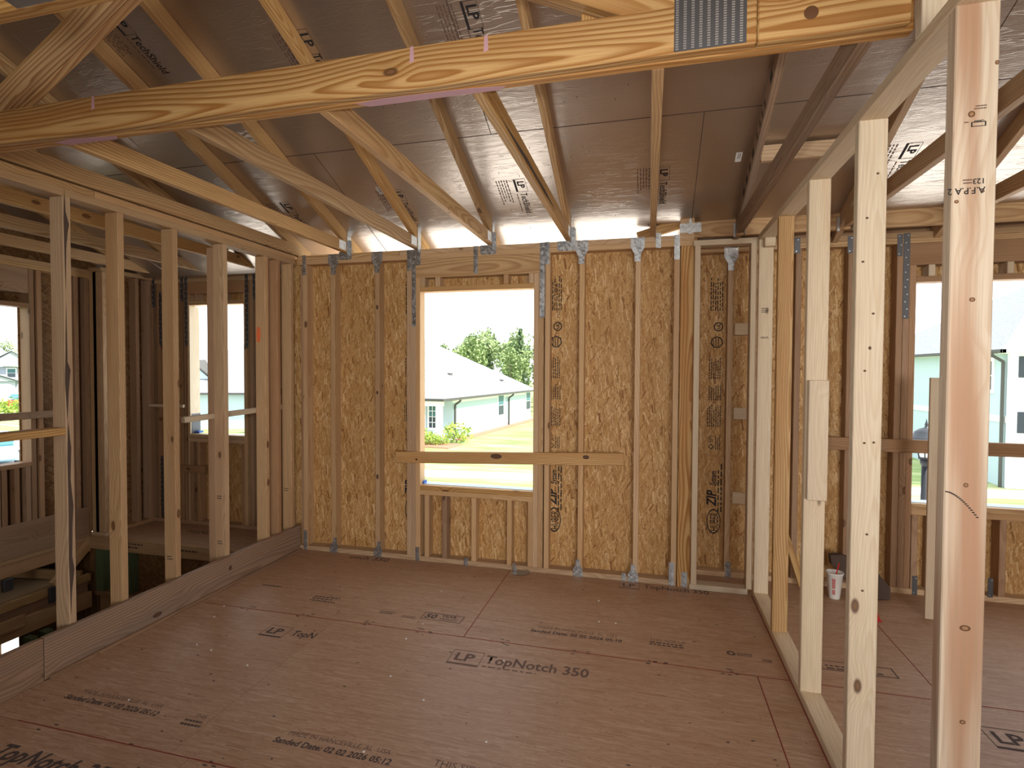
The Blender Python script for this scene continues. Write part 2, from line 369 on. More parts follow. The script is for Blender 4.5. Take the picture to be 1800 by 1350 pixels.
def dated(P, x, y, tm, s=.05, mt='ink'):
    lettering('Sanded Date: 02 02 2026 ' + tm, P, on_floor(x, y), s * .86, mt, .12, .0012, .96); lettering('MADE IN HANCEVILLE, AL  USA', P, on_floor(x + .035, y + .052), s * .72, 'ink_faded', .05, 0, .92)
P = panels[0, 1]
dated(P, -.656, 3.03, '05:10', .05, 'ink')
lettering('THIS SIDE UP', P, on_floor(.02, 3.10), .034, 'ink_faded'); small_print(P, on_floor(.02, 3.075), 2, .21, .024, 'ink')
lathe('printed_roundel', P, ((.012, 0), (.022, .0003)), on_floor(.445, 3.065), 'ink', 14); small_print(P, on_floor(.475, 3.07), 2, .09, .018, 'ink'); small_print(P, on_floor(.595, 3.035), 2, .06, .014, 'ink')
lp_box(P, -.185, 3.815, .08); lettering('TopNotch 350', P, on_floor(-.02, 3.84), .09, 'ink_faded', bold=.002, sx=.80)
dated(panels[1, 1], -1.475, 1.852, '05:12'); dated(panels[1, 0], -2.6, 1.86, '05:12')
P = panels[1, 1]
lettering('THIS SIDE UP', P, on_floor(-.79, 1.895), .046, 'ink_faded'); small_print(P, on_floor(-.79, 1.862), 2, .28, .03, 'ink')
P = panels[1, 0]
lettering('THIS', P, on_floor(-1.91, 1.90), .03, 'ink'); small_print(P, on_floor(-1.93, 1.87), 2, .11, .024, 'ink')
lettering('TopNotch 350', panels[2, 0], on_floor(-2.5, 1.5), .105, 'ink', .25, .003, .92)
P = panels[1, 2]
lp_box(P, 1.385, 2.57, .1, 'ink'); lettering('TopNotch 350', P, on_floor(1.58, 2.6), .1, 'ink', bold=.0022)
P = panels[0, 1]
merged('printed_logo_box', P, [(0, .36, 0, .006, 0, .0003), (0, .36, .09, .094, 0, .0003), (.354, .36, 0, .094, 0, .0003)], 'ink', on_floor(.86, 3.02)); small_print(P, on_floor(.9, 3.06), 2, .26, .025, 'ink')
q = []
for k in range(150):
    x, y = random.uniform(-2.75, .65), random.uniform(1.2, 3.85); s = random.uniform(.003, .007)
    q.append((x, x + s * random.uniform(1, 2.4), y, y + s, .0001, .0006))
for sx_ in (-2.45, -2.05, -1.6, -1.25, -.75, -.35, .05, .4):
    for k in range(7): 
        yy = random.choice((2.865, 2.865, 1.69)) + random.uniform(-.03, .03); xx = sx_ + random.uniform(-.05, .05); q.append((xx, xx + .02, yy, yy + .006, .0001, .0006))
tag(merged('nail_marks', floor, q, 'ink'), kind='stuff')
q = [(x, x + .008, y, y + .007, .0001, .004) for x, y in [(random.uniform(-2.7, .6), random.uniform(1.3, 3.8)) for _ in range(26)]]
tag(merged('sawdust_crumbs', floor, q, 'paper_white'), kind='stuff')

# ------------------------------------------------------------------ connectors
def nailheads(parent, pts, M):
    return merged('nail_heads', parent, [(x - .0035, x + .0035, y - .0035, y + .0035, 0, .004) for x, y in pts], 'galvanised_bright', M)
def yplate(wall, xc, z_edge, Y, down=True, mat='galvanised', s=1.0, skew=0.0):
    """flared stud plate: wide on the plates, narrow on the stud"""
    d = -1 if down else 1
    pts = [(-.048, 0), (.048, 0), (.048, .07), (.036, .092), (.022, .115), (.020, .168), (-.020, .168), (-.022, .115), (-.036, .092), (-.048, .07)]
    pts = [(x * s + skew * y, d * y * s) for x, y in pts]
    if not down: pts = pts
    else: pts = pts[::-1]
    M = frame((xc, Y - .0015, z_edge), (1, 0, 0), (0, 0, 1))
    o = prism('stud_plate', wall, pts, .0016, M, mat)
    prism('rib', o, [(-.03 * s, d * .012 * s), (-.026 * s, d * .012 * s), (-.026 * s, d * .06 * s), (-.03 * s, d * .06 * s)], .003, M, 'galvanised_bright')
    nailheads(o, [(x * s + skew * y, d * y * s) for x, y in ((-.036, .018), (.036, .018), (-.036, .06), (.036, .055), (-.012, .045), (0, .1), (.006, .13), (-.006, .15))], frame((xc, Y - .0022, z_edge), (1, 0, 0), (0, 0, 1)))
    return o
def strap(wall, x0, x1, z0, z1, Y, mat='galvanised'):
    o = bx('strap_tie', wall, x0, x1, Y - .0022, Y - .0002, z0, z1, 'Z', mat, .0006)
    n = max(2, int((z1 - z0) / .045)); xc = (x0 + x1) / 2
    merged('nail_heads', o, [(xc + (.006 if k % 2 else -.006) - .0035, xc + (.006 if k % 2 else -.006) + .0035, Y - .006, Y - .002, z0 + .015 + k * (z1 - z0 - .03) / (n - 1) - .0035, z0 + .015 + k * (z1 - z0 - .03) / (n - 1) + .0035) for k in range(n)], 'galvanised_bright')
    return o
def hanger(wall, x0, x1, z0, z1, Y):
    """truss anchor: plate on the wall top with a tab standing up beside the chord"""
    h = z1 - z0; wd = x1 - x0
    pts = [(0, .012), (.012, 0), (wd - .012, 0), (wd, .012), (wd, h - .015), (wd - .012, h), (wd * .52, h), (wd * .52, h * .42), (0, h * .42)]
    o = prism('truss_anchor', wall, pts, .0016, frame((x0, Y - .0024, z0), (1, 0, 0), (0, 0, 1)), 'galvanised')
    merged('nail_heads', o, [(x0 + a * wd - .0035, x0 + a * wd + .0035, Y - .007, Y - .003, z0 + b * h - .0035, z0 + b * h + .0035) for a, b in ((.12, .12), (.3, .18), (.5, .1), (.7, .12), (.88, .2), (.75, .7), (.75, .85), (.9, .55))], 'galvanised_bright')
    return o

# ------------------------------------------------------------------ back wall
wall = root('wall_back', (-1.2, 4.0, 0), 'open stud wall with strand board sheathing and a central window opening', kind='structure')
Y0, Y1 = YB, YB + SD
bx('bottom_plate', wall, -2.83, .20, Y0, Y1, 0, ST, 'X', 'wood_wall')
bx('top_plate', wall, -2.84, .295, Y0, Y1, ZP, ZP + ST, 'X', 'wood_wall')
bx('top_plate', wall, -2.84, -1.93, Y0, Y1, ZP + ST, ZT, 'X', 'wood_truss')
bx('top_plate', wall, -1.926, .295, Y0, Y1, ZP + ST, ZT, 'X', 'wood_wall')
def stud(wl, x, y0=Y0, y1=Y1, z0=ST, z1=ZP, mat='wood_wall', wd=ST): return bx('stud', wl, x, x + wd, y0, y1, z0, z1, 'Z', mat)
for x in (-2.803, -2.54, -2.138, -1.861, -1.823, -.75, -.497, -.099, .163): stud(wall, x)
stud(wall, -2.845, Y0 + .03, Y1, mat='wood_brown')
for z_, ry_ in ((2.019, .018), (1.334, .014), (.653, .02)): knot(wall.children[0] if False else [c_ for c_ in wall.children if abs(W[c_.name].translation.x + 2.119) < .01][0], (-2.119, Y0 - .0001, z_), 'y', .010, ry_)
bx('stud', wall, .207, .295, Y0, Y0 + ST, 0.0, ZP, 'Z', 'wood_yellow_pine')
bx('stud', wall, .257, .295, Y0 + .04, Y1, 0.0, ZP, 'Z', 'wood_wall')
SH = (Y1 + .0005, Y1 + .0115)
def sheath(wl, x0, x1, z0, z1, ys=SH, mat='osb_wall'):
    me = cbox_mesh(z1 - z0, x1 - x0, ys[1] - ys[0], .0008, mat)
    M = frame(((x0 + x1) / 2, sum(ys) / 2, (z0 + z1) / 2), (0, 0, 1), (1, 0, 0))
    return link('sheathing_panel', me, M, wl)
sp0 = sheath(wall, -3.02, -1.845, .0, ZT - .005)
sheath(wall, -1.842, -.742, .0, .567); sheath(wall, -1.842, -.742, 2.168, ZT - .005)
sheath(wall, -1.842, -1.75, .57, 2.165); sheath(wall, -.832, -.742, .57, 2.165)
sp1 = sheath(wall, -.739, .32, .0, ZT - .005)
# window opening in the back wall
win = root('window_1', (-1.29, 4.0, .6), 'unglazed central window opening framed in two by fours', kind='structure')
bx('trimmer', win, -1.785, -1.747, Y0, Y1, ST, 2.24, 'Z', 'wood_wall'); bx('trimmer', win, -.835, -.797, Y0, Y1, ST, 2.24, 'Z', 'wood_wall'); bx('trimmer', win, -.797, -.759, Y0 + .002, Y1, ST, 2.24, 'Z', 'wood_wall')
bx('header', win, -1.79, -.79, Y0 + .002, Y1, 2.24, ZP, 'X', 'wood_truss')
bx('head_board', win, -1.747, -.835, Y0, Y1, 2.13, 2.168, 'X', 'wood_truss')
bx('rough_sill', win, -1.747, -.835, Y0, Y1, .567, .605, 'X', 'wood_truss'); bx('rough_sill', win, -1.747, -.835, Y0, Y1, .529, .567, 'X', 'wood_wall')
for x in (-1.71, -1.56, -1.32, -1.035, -.873): bx('cripple', win, x, x + ST, Y0, Y1, ST, .529, 'Z', 'wood_wall' if x != -1.56 else 'wood_brown')
for x in (-1.745, -1.62, -1.07, -.875): bx('cripple', win, x, x + ST, Y0, Y1, 2.168, 2.24, 'Z', 'wood_wall')
bx('sill_flashing', win, -1.746, -.836, Y0 + .055, Y1 + .05, .605, .6075, 'X', 'flashing_blue', .0005)
bx('flashing_tape', win, -1.7465, -1.735, Y0 + .05, Y1 + .02, .606, .63, 'X', 'tape_blue', .0005)
# hardware on the back wall
strap(wall, -2.803, -2.769, 2.30, 2.465, Y0)
yplate(wall, -2.513, 2.462, Y0); hanger(wall, -2.46, -2.345, 2.41, 2.565, Y0)
yplate(wall, -2.119, 2.462, Y0)
strap(wall, -1.858, -1.818, 2.30, 2.462, Y0); strap(wall, -1.815, -1.783, 1.86, 2.462, Y0 - .002, 'galvanised'); strap(wall, -1.78, -1.742, 2.34, 2.462, Y0 - .001)
strap(wall, -1.306, -1.272, 2.255, 2.464, Y0); hanger(wall, -1.252, -1.127, 2.395, 2.562, Y0)
strap(wall, -.79, -.752, 1.91, 2.462, Y0 - .002); strap(wall, -.752, -.718, 2.30, 2.465, Y0)
hanger(wall, -.66, -.525, 2.393, 2.561, Y0); yplate(wall, -.482, 2.462, Y0 - .003)
yplate(wall, -.086, 2.462, Y0); strap(wall, .037, .073, 2.38, 2.485, Y0); strap(wall, .162, .2, 2.294, 2.465, Y0)
strap(wall, -2.803, -2.769, 0, .165, Y0)
yplate(wall, -2.522, 0.0, Y0, False, s=.75, skew=.1); yplate(wall, -2.12, 0.0, Y0, False, s=.75, skew=.1)
strap(wall, -1.786, -1.752, 0, .11, Y0); strap(wall, -1.38, -1.345, 0, .06, Y0)
yplate(wall, -.492, 0.0, Y0, False, s=.75); yplate(wall, -.095, 0.0, Y0, False, s=.75)
strap(wall, -.175, -.145, 0, .06, Y0); strap(wall, .152, .188, 0.002, .168, Y0); strap(wall, .236, .276, 0, .107, Y0 - .002)
# prints on the sheathing, reading upward
def up_wall(x, z, Y): return frame((x, Y, z), (0, 0, 1), (-1, 0, 0))
def zip_prints(parent, xl, Y, k=1.0, lean=0.0):
    lathe('printed_oval', parent, ((.044, 0), (.050, 0.0003)), up_wall(xl + .05, .385, Y) @ Matrix.Diagonal((1.9, 1, 1, 1)), 'ink_black', 28)
    lettering('HUBER', parent, up_wall(xl + .082, .31, Y), .083, 'ink_black', 0, .0004, .55)
    lettering('ZIP', parent, up_wall(xl + .065, .50, Y), .095, 'ink_black', .2, .003, .85); lettering('System', parent, up_wall(xl + .065, .655, Y), .062, 'ink_black', .2, .0016, .62)
    small_print(parent, up_wall(xl + .085, .46, Y), 2, .38, .02, 'ink_black'); 
    lettering('SFI', parent, up_wall(xl + .04, .98, Y), .05, 'ink_black', sx=.9)
    lathe('printed_diamond', parent, ((.014, 0), (.022, .0003)), up_wall(xl + .025, .95, Y), 'ink_black', 4)
    small_print(parent, up_wall(xl + .06, .93, Y), 3, .11, .014, 'ink_black')
    small_print(parent, up_wall(xl + .0, 1.1, Y), 7, .17, .015, 'ink_black'); small_print(parent, up_wall(xl + .01, 1.30, Y), 6, .12, .016, 'ink_black'); small_print(parent, up_wall(xl + .01, 1.46, Y), 6, .17, .015, 'ink_black')
    lathe('printed_shield', parent, ((.037, 0), (.046, .0003)), up_wall(xl + .055, 1.735, Y), 'ink_black', 7); small_print(parent, up_wall(xl + .035, 1.705, Y), 3, .06, .018, 'ink_black')
    lathe('printed_roundel', parent, ((.026, 0), (.034, .0003)), up_wall(xl + .066, 1.85, Y), 'ink_black', 24); lettering('UL', parent, up_wall(xl + .078, 1.832, Y), .034, 'ink_black', 0, .001)
    lettering('TYC', parent, up_wall(xl + .085, 1.91, Y), .032, 'ink_black')
    small_print(parent, up_wall(xl + .015, 1.97, Y), 6, .27, .016, 'ink_black')
zip_prints(sp1, -.735, Y1 - .0002)
zip_prints(sp0, -1.918, Y1 - .0002)

# ------------------------------------------------------------------ chase frame and the wall behind it (right room)
YR = 4.2
rw = root('wall_back_right', (2, 4.25, 0), 'rear stud wall of the right room, set back behind the partition', kind='structure')
bx('bottom_plate', rw, .30, 4.8, YR, YR + SD, 0, ST, 'X', 'wood_wall')
bx('top_plate', rw, .2, 4.8, YR, YR + SD, ZP, ZP + ST, 'X', 'wood_truss'); bx('top_plate', rw, .2, 4.8, YR, YR + SD, ZP + ST, ZT, 'X', 'wood_wall')
for x in (.552, 1.0, 1.33, 1.625, 1.665, 3.2, 3.6, 4.2): stud(rw, x, YR, YR + SD, mat='wood_wall' if x < .6 else 'wood_brown')
RS = (YR + SD + .0005, YR + SD + .0115)
sp2 = sheath(rw, .29, .98, 0, ZT, RS); sheath(rw, .983, 1.74, 0, ZT, RS); sheath(rw, 1.742, 3.12, 0, .565, RS); sheath(rw, 1.742, 3.12, 2.165, ZT, RS); sheath(rw, 3.122, 4.9, 0, ZT, RS)
zip_prints(sp2, .435, YR + SD - .0002)
bx('eave_block', rw, .62, 4.85, YR + SD - .04, YR + SD, ZT, ZT + .05, 'X', 'wood_brown')
for z0 in (1.78, 1.17, .555): bx('block', rw, .598, .688, YR - .03, YR + .008, z0, z0 + .085, 'X', 'wood_spruce')
yplate(rw, .571, 2.42, YR, mat='galvanised'); strap(rw, .56, .598, .004, .117, YR)
strap(rw, .985, 1.025, 2.352, 2.462, YR, 'galvanised_dark'); strap(rw, 1.322, 1.358, 2.337, 2.456, YR, 'galvanised_dark'); strap(rw, 1.66, 1.698, 1.88, 2.455, YR - .002, 'galvanised_dark'); strap(rw, 1.622, 1.655, 2.303, 2.452, YR, 'galvanised_dark')
strap(rw, 1.756, 1.787, .0, .13, YR, 'galvanised_dark'); strap(rw, 2.19, 2.22, .03, .16, YR, 'galvanised_dark')
win = root('window_2', (2.4, 4.25, .6), 'unglazed window opening in the right room', kind='structure')
bx('trimmer', win, 1.703, 1.741, YR, YR + SD, ST, 2.24, 'Z', 'wood_brown'); bx('trimmer', win, 3.12, 3.158, YR, YR + SD, ST, 2.24, 'Z', 'wood_brown')
bx('header', win, 1.70, 3.16, YR + .002, YR + SD, 2.24, ZP, 'X', 'wood_brown'); bx('head_board', win, 1.741, 3.12, YR, YR + SD, 2.125, 2.163, 'X', 'wood_brown')
bx('rough_sill', win, 1.741, 3.12, YR, YR + SD, .585, .623, 'X', 'wood_truss'); bx('rough_sill', win, 1.741, 3.12, YR, YR + SD, .547, .585, 'X', 'wood_wall')
for x in (1.745, 1.85, 2.25, 2.65, 3.05): bx('cripple', win, x, x + ST, YR, YR + SD, ST, .547, 'Z', 'wood_brown')
for x in (1.81, 2.25, 2.65): bx('cripple', win, x, x + ST, YR - .002, YR + SD, 2.163, 2.24, 'Z', 'wood_spruce')
bx('sill_flashing', win, 1.742, 3.119, YR + .05, YR + SD + .05, .623, .6255, 'X', 'flashing_blue', .0005)
link('sheathing_panel', cbox_mesh(2.46, .275, .011, .0008, 'osb_wall'), frame((.306, 4.17, 1.23), (0, 0, 1), (0, 1, 0)), rw)
# side return of the main wall and small chase frame
ch = root('wall_chase', (.5, 3.9, 0), 'small pale framed opening beside the partition', kind='structure')
bx('bottom_plate', ch, .288, .665, 3.895, 3.984, 0.002, .040, 'X', 'wood_spruce'); bx('top_plate', ch, .288, .692, 3.895, 3.984, 2.374, 2.412, 'X', 'wood_spruce')
bx('stud', ch, .297, .335, 3.895, 3.931, .040, 2.374, 'Z', 'wood_spruce'); bx('stud', ch, .654, .692, 3.895, 3.984, .040, 2.374, 'Z', 'wood_spruce')

# ------------------------------------------------------------------ right partition
pr = root('wall_right', (.74, 2.5, 0), 'open partition of pale studs between the two rooms', kind='structure')
X0, X1 = .695, .784
bx('bottom_plate', pr, X0, X1, 1.2, 3.893, 0, ST, 'Y', 'wood_spruce'); bx('top_plate', pr, X0, X1, .2, 3.893, ZP, ZP + ST, 'Y', 'wood_spruce')
bx('top_plate', pr, X0, X1, 1.9, 3.70, ZP + ST + .0005, ZP + ST + .0065, 'Y', 'wood_spruce') if False else None
def pstud(y, mat='wood_spruce', x0=X0, x1=X1, z0=ST): return bx('stud', pr, x0, x1, y, y + ST, z0, ZP, 'Z', mat)
S0 = pstud(3.853); pstud(3.303, 'wood_truss', X0, .775); pstud(2.712); s3 = pstud(2.118); s4 = pstud(1.512, 'wood_spruce_red')
bx('scab_board', pr, .70, .781, 2.674, 2.711, .937, 1.48, 'Z', 'wood_spruce')
bx('block', pr, .72, .784, 3.80, 3.853, 2.33, ZP, 'X', 'wood_spruce')
for x_, z_, rx_, ry_ in ((.731, 2.127, .007, .007), (.705, 1.924, .0045, .004), (.758, 1.945, .003, .003), (.742, 1.691, .006, .005), (.739, 1.248, .005, .005), (.745, .902, .011, .007), (.745, .672, .006, .005), (.779, 2.241, .004, .005)): knot(s4, (x_, 1.5119, z_), 'y', rx_, ry_, 'knot_pale')
for x_, z_ in ((.742, 1.601), (.731, 1.27), (.76, 1.273), (.728, 1.522), (.715, 1.9), (.75, 1.72), (.725, 2.05), (.745, .95), (.735, .75), (.755, 2.2)): knot(s3, (x_, 2.1179, z_), 'y', .0045, .006 if x_ == .742 else .0035, 'knot_brown')
merged('pencil_line', s4, [(.697 + k_ * .004, .702 + k_ * .004, 1.5108, 1.5119, 1.229 - (k_ / 17) ** 1.6 * .064, 1.2315 - (k_ / 17) ** 1.6 * .064) for k_ in range(17)], 'ink_black')
# grade stamps on the near stud (upside down)
def inv(x, z): return frame((x, 1.5113, z), (-1, 0, 0), (0, 0, -1))
lettering('A.F.P.A 2', s4, inv(.762, 1.955), .0215, 'ink_black', 0, .0003, .95); lettering('123', s4, inv(.762, 1.975), .0175, 'ink_black', 0, .0003)
small_print(s4, inv(.735, 1.968), 2, .022, .007)
merged('printed_logo_box', s4, [(0, .03, 0, .0015, 0, .0002), (0, .03, .0095, .011, 0, .0002), (0, .0025, 0, .011, 0, .0002), (.0275, .03, 0, .011, 0, .0002)], 'ink_black', inv(.7605, 2.108)); lettering('Canfor', s4, inv(.757, 2.1115), .0075, 'ink_black', 0, .0002)
small_print(s4, inv(.7605, 2.14), 2, .028, .006, 'ink_faded'); small_print(s4, inv(.725, 2.11), 1, .009, .006, 'ink_faded')
small_print(S0, frame((.715, 3.8525, 1.93), (1, 0, 0), (0, 0, 1)), 3, .045, .012, 'ink_black'); lettering('PSN75', S0, frame((.713, 3.8525, 1.735), (1, 0, 0), (0, 0, 1)), .017, 'ink_black', 0, .0003)

# ------------------------------------------------------------------ left stair wall
lw = root('wall_left', (-2.9, 2.9, 0), 'open stud wall beside the stairwell with a low board curb', kind='structure')
XL0, XL1 = -2.957, -2.868
cb_ = bx('curb_board', lw, -2.866, -2.828, 1.942, 3.93, 0.0, .206, 'Y', 'wood_grey_brown', .004); knot(cb_, (-2.8279, 3.139, .125), 'x', .014, .016); knot(cb_, (-2.8279, 2.56, .05), 'x', .03, .014); bx('curb_board', lw, -2.862, -2.824, -1.2, 1.938, 0.0, .208, 'Y', 'wood_grey_brown', .004)
bx('curb_ledger', lw, -2.826, -2.806, 1.96, 3.92, 0.0, .018, 'Y', 'wood_grey_brown')
bx('top_plate', lw, XL0, XL1, .2, 3.93, ZP, ZP + ST, 'Y', 'wood_wall'); bx('top_plate', lw, XL0, XL1, .2, 2.25, ZP + ST, ZT, 'Y', 'wood_truss'); bx('top_plate', lw, XL0, XL1, 2.253, 3.93, ZP + ST, ZT, 'Y', 'wood_wall')
ls = []
for y, mat in ((1.255, 'wood_wall'), (1.665, 'wood_truss'), (2.088, 'wood_wall'), (2.376, 'wood_wall'), (2.733, 'wood_wall'), (3.143, 'wood_wall'), (3.56, 'wood_wall'), (3.70, 'wood_brown'), (3.865, 'wood_wall')):
    ls.append(bx('stud', lw, XL0, XL1, y, y + ST, -.9, ZP, 'Z', mat))
bx('stud', lw, XL0 - .06, XL0 - .001, 3.15, 3.188, -.9, ZP - .02, 'Z', 'wood_brown')
bx('block', lw, XL0, XL1, 1.705, 2.087, 1.178, 1.216, 'Y', 'wood_truss')
def split_mark(): return prism('bark_split', ls[2], [(-.5, 0), (-.38, .006), (-.27, .02), (-.2, .01), (-.05, .013), (.06, .02), (.2, .007), (.36, .013), (.5, 0), (.3, -.006), (.1, -.004), (-.2, -.007)], .0012, frame((XL1 + .0005, 2.097, .75), (0, 0, 1), (0, 1, 0)), 'brown_felt')
split_mark(); prism('bark_split', ls[2], [(-.2, 0), (-.05, .008), (.06, .018), (.1, .004), (.4, .002), (.1, -.006), (0, -.009)], .0012, frame((XL1 + .0005, 2.095, 1.45), (0, 0, 1), (0, 1, 0)), 'brown_felt')
prism('bark_split', ls[2], [(-.3, 0), (-.1, .004), (-.02, .012), (.03, .02), (.09, .004), (.2, 0), (.05, -.006), (-.1, -.004)], .0012, frame((XL1 + .0005, 2.097, 2.22), (0, 0, 1), (0, 1, 0)), 'brown_felt')
prism('orange_spray_mark', ls[6], [(-.014, -.055), (.012, -.06), (.02, 0), (.014, .055), (-.01, .06), (-.019, .01)], .001, frame((-2.93, 3.5595, 1.785), (1, 0, 0), (0, 0, 1)), 'paint_orange')
for i, z0 in ((4, .33), (5, .3), (5, .62), (8, .52)): small_print(ls[i], frame((XL0 + .02, (2.733, 3.143, 3.865)[(4, 5, 8).index(i)] - .0005, z0), (1, 0, 0), (0, 0, 1)), 2, .045, .016, 'ink')

# ------------------------------------------------------------------ stair bay beyond the left wall
so = root('wall_stair_outer', (-5.1, 3, 0), 'outer stairwell stud wall with a narrow window opening', kind='structure')
XO0, XO1 = -5.215, -5.10
bx('bottom_plate', so, XO0, XO1, 1.5, 3.93, -.10, -.062, 'Y', 'wood_wall'); bx('rim_board', so, XO0 + .02, XO1 - .015, 1.5, 3.93, -.215, -.10, 'Y', 'wood_brown')
bx('top_plate', so, XO0, XO1, 1.2, 4.0, 2.36, 2.40, 'Y', 'wood_truss'); bx('top_plate', so, XO0, XO1, 1.2, 4.0, 2.40, 2.44, 'Y', 'wood_wall')
for y in (2.4, 2.8, 3.16, 3.43, 3.49, 3.80, 3.895): bx('stud', so, XO0, XO1, y, y + ST, -.062, 2.36, 'Z', 'wood_brown')
for y0, y1, z0, z1 in ((1.5, 3.2, -.06, 2.4), (3.2, 3.42, -.06, .70), (3.2, 3.42, 2.04, 2.4), (3.42, 4.6, -.06, 2.5)):
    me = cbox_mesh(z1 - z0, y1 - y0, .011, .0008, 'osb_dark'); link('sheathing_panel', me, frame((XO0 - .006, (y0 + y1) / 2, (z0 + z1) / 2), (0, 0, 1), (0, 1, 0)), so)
win = root('window_3', (-5.15, 3.3, .7), 'narrow unglazed window opening in the stairwell side wall', kind='structure')
bx('rough_sill', win, XO0, XO1, 3.2, 3.43, .68, .718, 'Y', 'wood_brown'); bx('head_board', win, XO0, XO1, 3.2, 3.43, 2.03, 2.068, 'Y', 'wood_brown'); bx('header', win, XO0, XO1 - .004, 3.2, 3.43, 2.15, 2.36, 'Y', 'wood_brown')
for y in (3.21, 3.3, 3.385): bx('cripple', win, XO0, XO1 - .003, y, y + ST, -.062, .68, 'Z', 'wood_brown')
bx('sill_apron', so, XO1, XO1 + .012, 2.9, 3.90, -.06, .22, 'Y', 'wood_brown')
sb = root('wall_stair_back', (-4, 4.4, 0), 'rear wall of the stair landing with a window opening', kind='structure')
YS = 4.47
bx('bottom_plate', sb, -5.05, -2.95, YS, YS + SD, -.064, -.026, 'X', 'wood_brown'); bx('top_plate', sb, -5.2, -2.9, YS, YS + SD, ZP, ZP + ST, 'X', 'wood_wall'); bx('top_plate', sb, -5.2, -2.9, YS, YS + SD, ZP + ST, ZT, 'X', 'wood_brown')
for x in (-4.99, -4.90, -4.62, -4.56, -3.78, -3.71, -3.62, -3.45, -3.2, -3.05): stud(sb, x, YS, YS + SD, -.026, ZP, 'wood_brown')
SS = (YS + SD, YS + SD + .011)
for x0, x1, z0, z1 in ((-5.1, -4.52, -.06, ZT), (-4.52, -3.815, -.06, .81), (-4.52, -3.815, 2.2, ZT), (-3.815, -2.95, -.06, ZT)): sheath(sb, x0, x1, z0, z1, SS, 'osb_wall')
win = root('window_4', (-4.15, 4.4, .85), 'unglazed window opening above the stair landing', kind='structure')
for x in (-4.545, -3.85): bx('trimmer', win, x, x + ST, YS, YS + SD, -.026, 2.27, 'Z', 'wood_wall')
bx('jamb_liner', win, -4.505, -4.499, YS + .005, YS + .13, .86, 2.155, 'Z', 'wood_spruce')
bx('jamb_wrap', win, -4.4985, -4.496, YS + .02, YS + .13, .86, 1.06, 'Z', 'galvanised_dark'); bx('flashing_tape', win, -4.4955, -4.45, YS + .06, YS + .12, .861, .882, 'X', 'tape_blue')
bx('header', win, -4.56, -3.8, YS + .003, YS + SD, 2.27, ZP, 'X', 'wood_brown'); bx('head_board', win, -4.507, -3.85, YS, YS + SD, 2.158, 2.196, 'X', 'wood_truss')
bx('rough_sill', win, -4.507, -3.85, YS, YS + SD, .82, .858, 'X', 'wood_wall'); bx('rough_sill', win, -4.507, -3.85, YS, YS + SD, .78, .818, 'X', 'wood_wall')
for x in (-4.50, -4.42, -4.2, -3.89): bx('cripple', win, x, x + ST, YS, YS + SD, -.026, .78, 'Z', 'wood_brown')
for x in (-4.43, -4.1): bx('cripple', win, x, x + ST, YS, YS + SD, 2.196, 2.27, 'Z', 'wood_brown')
bx('block', sb, -4.6, -4.3, YS - .03, YS, .47, .545, 'X', 'wood_brown')
for x, a, b in ((-4.60, 2.2, 2.46), (-4.55, 1.75, 2.46), (-3.83, 1.72, 2.46), (-3.74, 2.2, 2.46), (-4.96, 2.15, 2.45)): strap(sb, x, x + .035, a, b, YS, 'galvanised_dark')
strap(sb, -4.87, -4.838, 1.75, 2.3, YS, 'galvanised_dark'); strap(sb, -4.87, -4.838, -.02, .62, YS, 'galvanised_dark')
# return walls of the bay
rt = root('wall_stair_return', (-5, 4.2, 0), 'short stud return beside the stair landing', kind='structure')
bx('bottom_plate', rt, -5.10, -4.93, 3.93, 4.02, -.065, -.03, 'X', 'wood_wall'); bx('bottom_plate', rt, -5.06, -4.975, 4.02, 4.47, -.065, -.03, 'Y', 'wood_brown')
for x in (-5.10, -5.055, -4.97): bx('stud', rt, x, x + (.085 if x < -5.08 else .08 if x < -5 else .03), 3.935, 3.973, -.03, 2.42, 'Z', 'wood_wall')
for y in (4.1, 4.3, 4.43): bx('stud', rt, -5.06, -4.975, y, y + ST, -.03, 2.42, 'Z', 'wood_brown')
bx('top_plate', rt, -5.1, -4.95, 3.93, 4.5, 2.42, 2.46, 'Y', 'wood_wall')
link('sheathing_panel', cbox_mesh(2.6, .56, .011, .0008, 'osb_wall'), frame((-3.0, 4.29, 1.2), (0, 0, 1), (0, 1, 0)), rt)
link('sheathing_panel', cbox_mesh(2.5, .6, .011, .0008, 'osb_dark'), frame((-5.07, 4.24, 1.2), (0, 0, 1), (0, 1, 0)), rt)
# landing
ld = root('floor_landing', (-4, 4.2, -.1), 'stair landing deck with a stamped rim board', kind='structure')
bx('floor_panel', ld, -5.22, -2.96, 3.944, YS + .12, -.085, -.066, 'X', 'osb_floor', .001); bx('rim_board', ld, -5.10, -2.96, 3.905, 3.943, -.18, -.064, 'X', 'wood_wall')
small_print(ld, frame((-4.75, 3.9045, -.105), (1, 0, 0), (0, 0, 1)), 2, .3, .03, 'ink'); small_print(ld, frame((-4.1, 3.9045, -.115), (1, 0, 0), (0, 0, 1)), 1, .3, .03, 'ink')
lettering('TopNotch', ld, frame((-4.35, 4.25, -.0653), (1, 0, 0), (0, 1, 0)), .09, 'ink_faded', 0, .002)
for x in (-5.09, -4.77): bx('post', ld, x, x + .089, 3.95, 4.04, -.60, -.18, 'Z', 'wood_treated')
bx('lower_ledger', ld, -5.1, -2.96, 3.95, 4.04, -.64, -.60, 'X', 'wood_brown')
link('sheathing_panel', cbox_mesh(.46, 2.1, .011, .0008, 'osb_dark'), frame((-4.0, 4.05, -.40), (0, 0, 1), (1, 0, 0)), ld)
bx('skirt_board', ld, -5.1, -2.96, 4.0, 4.038, -1.2, -.64, 'X', 'wood_wall')
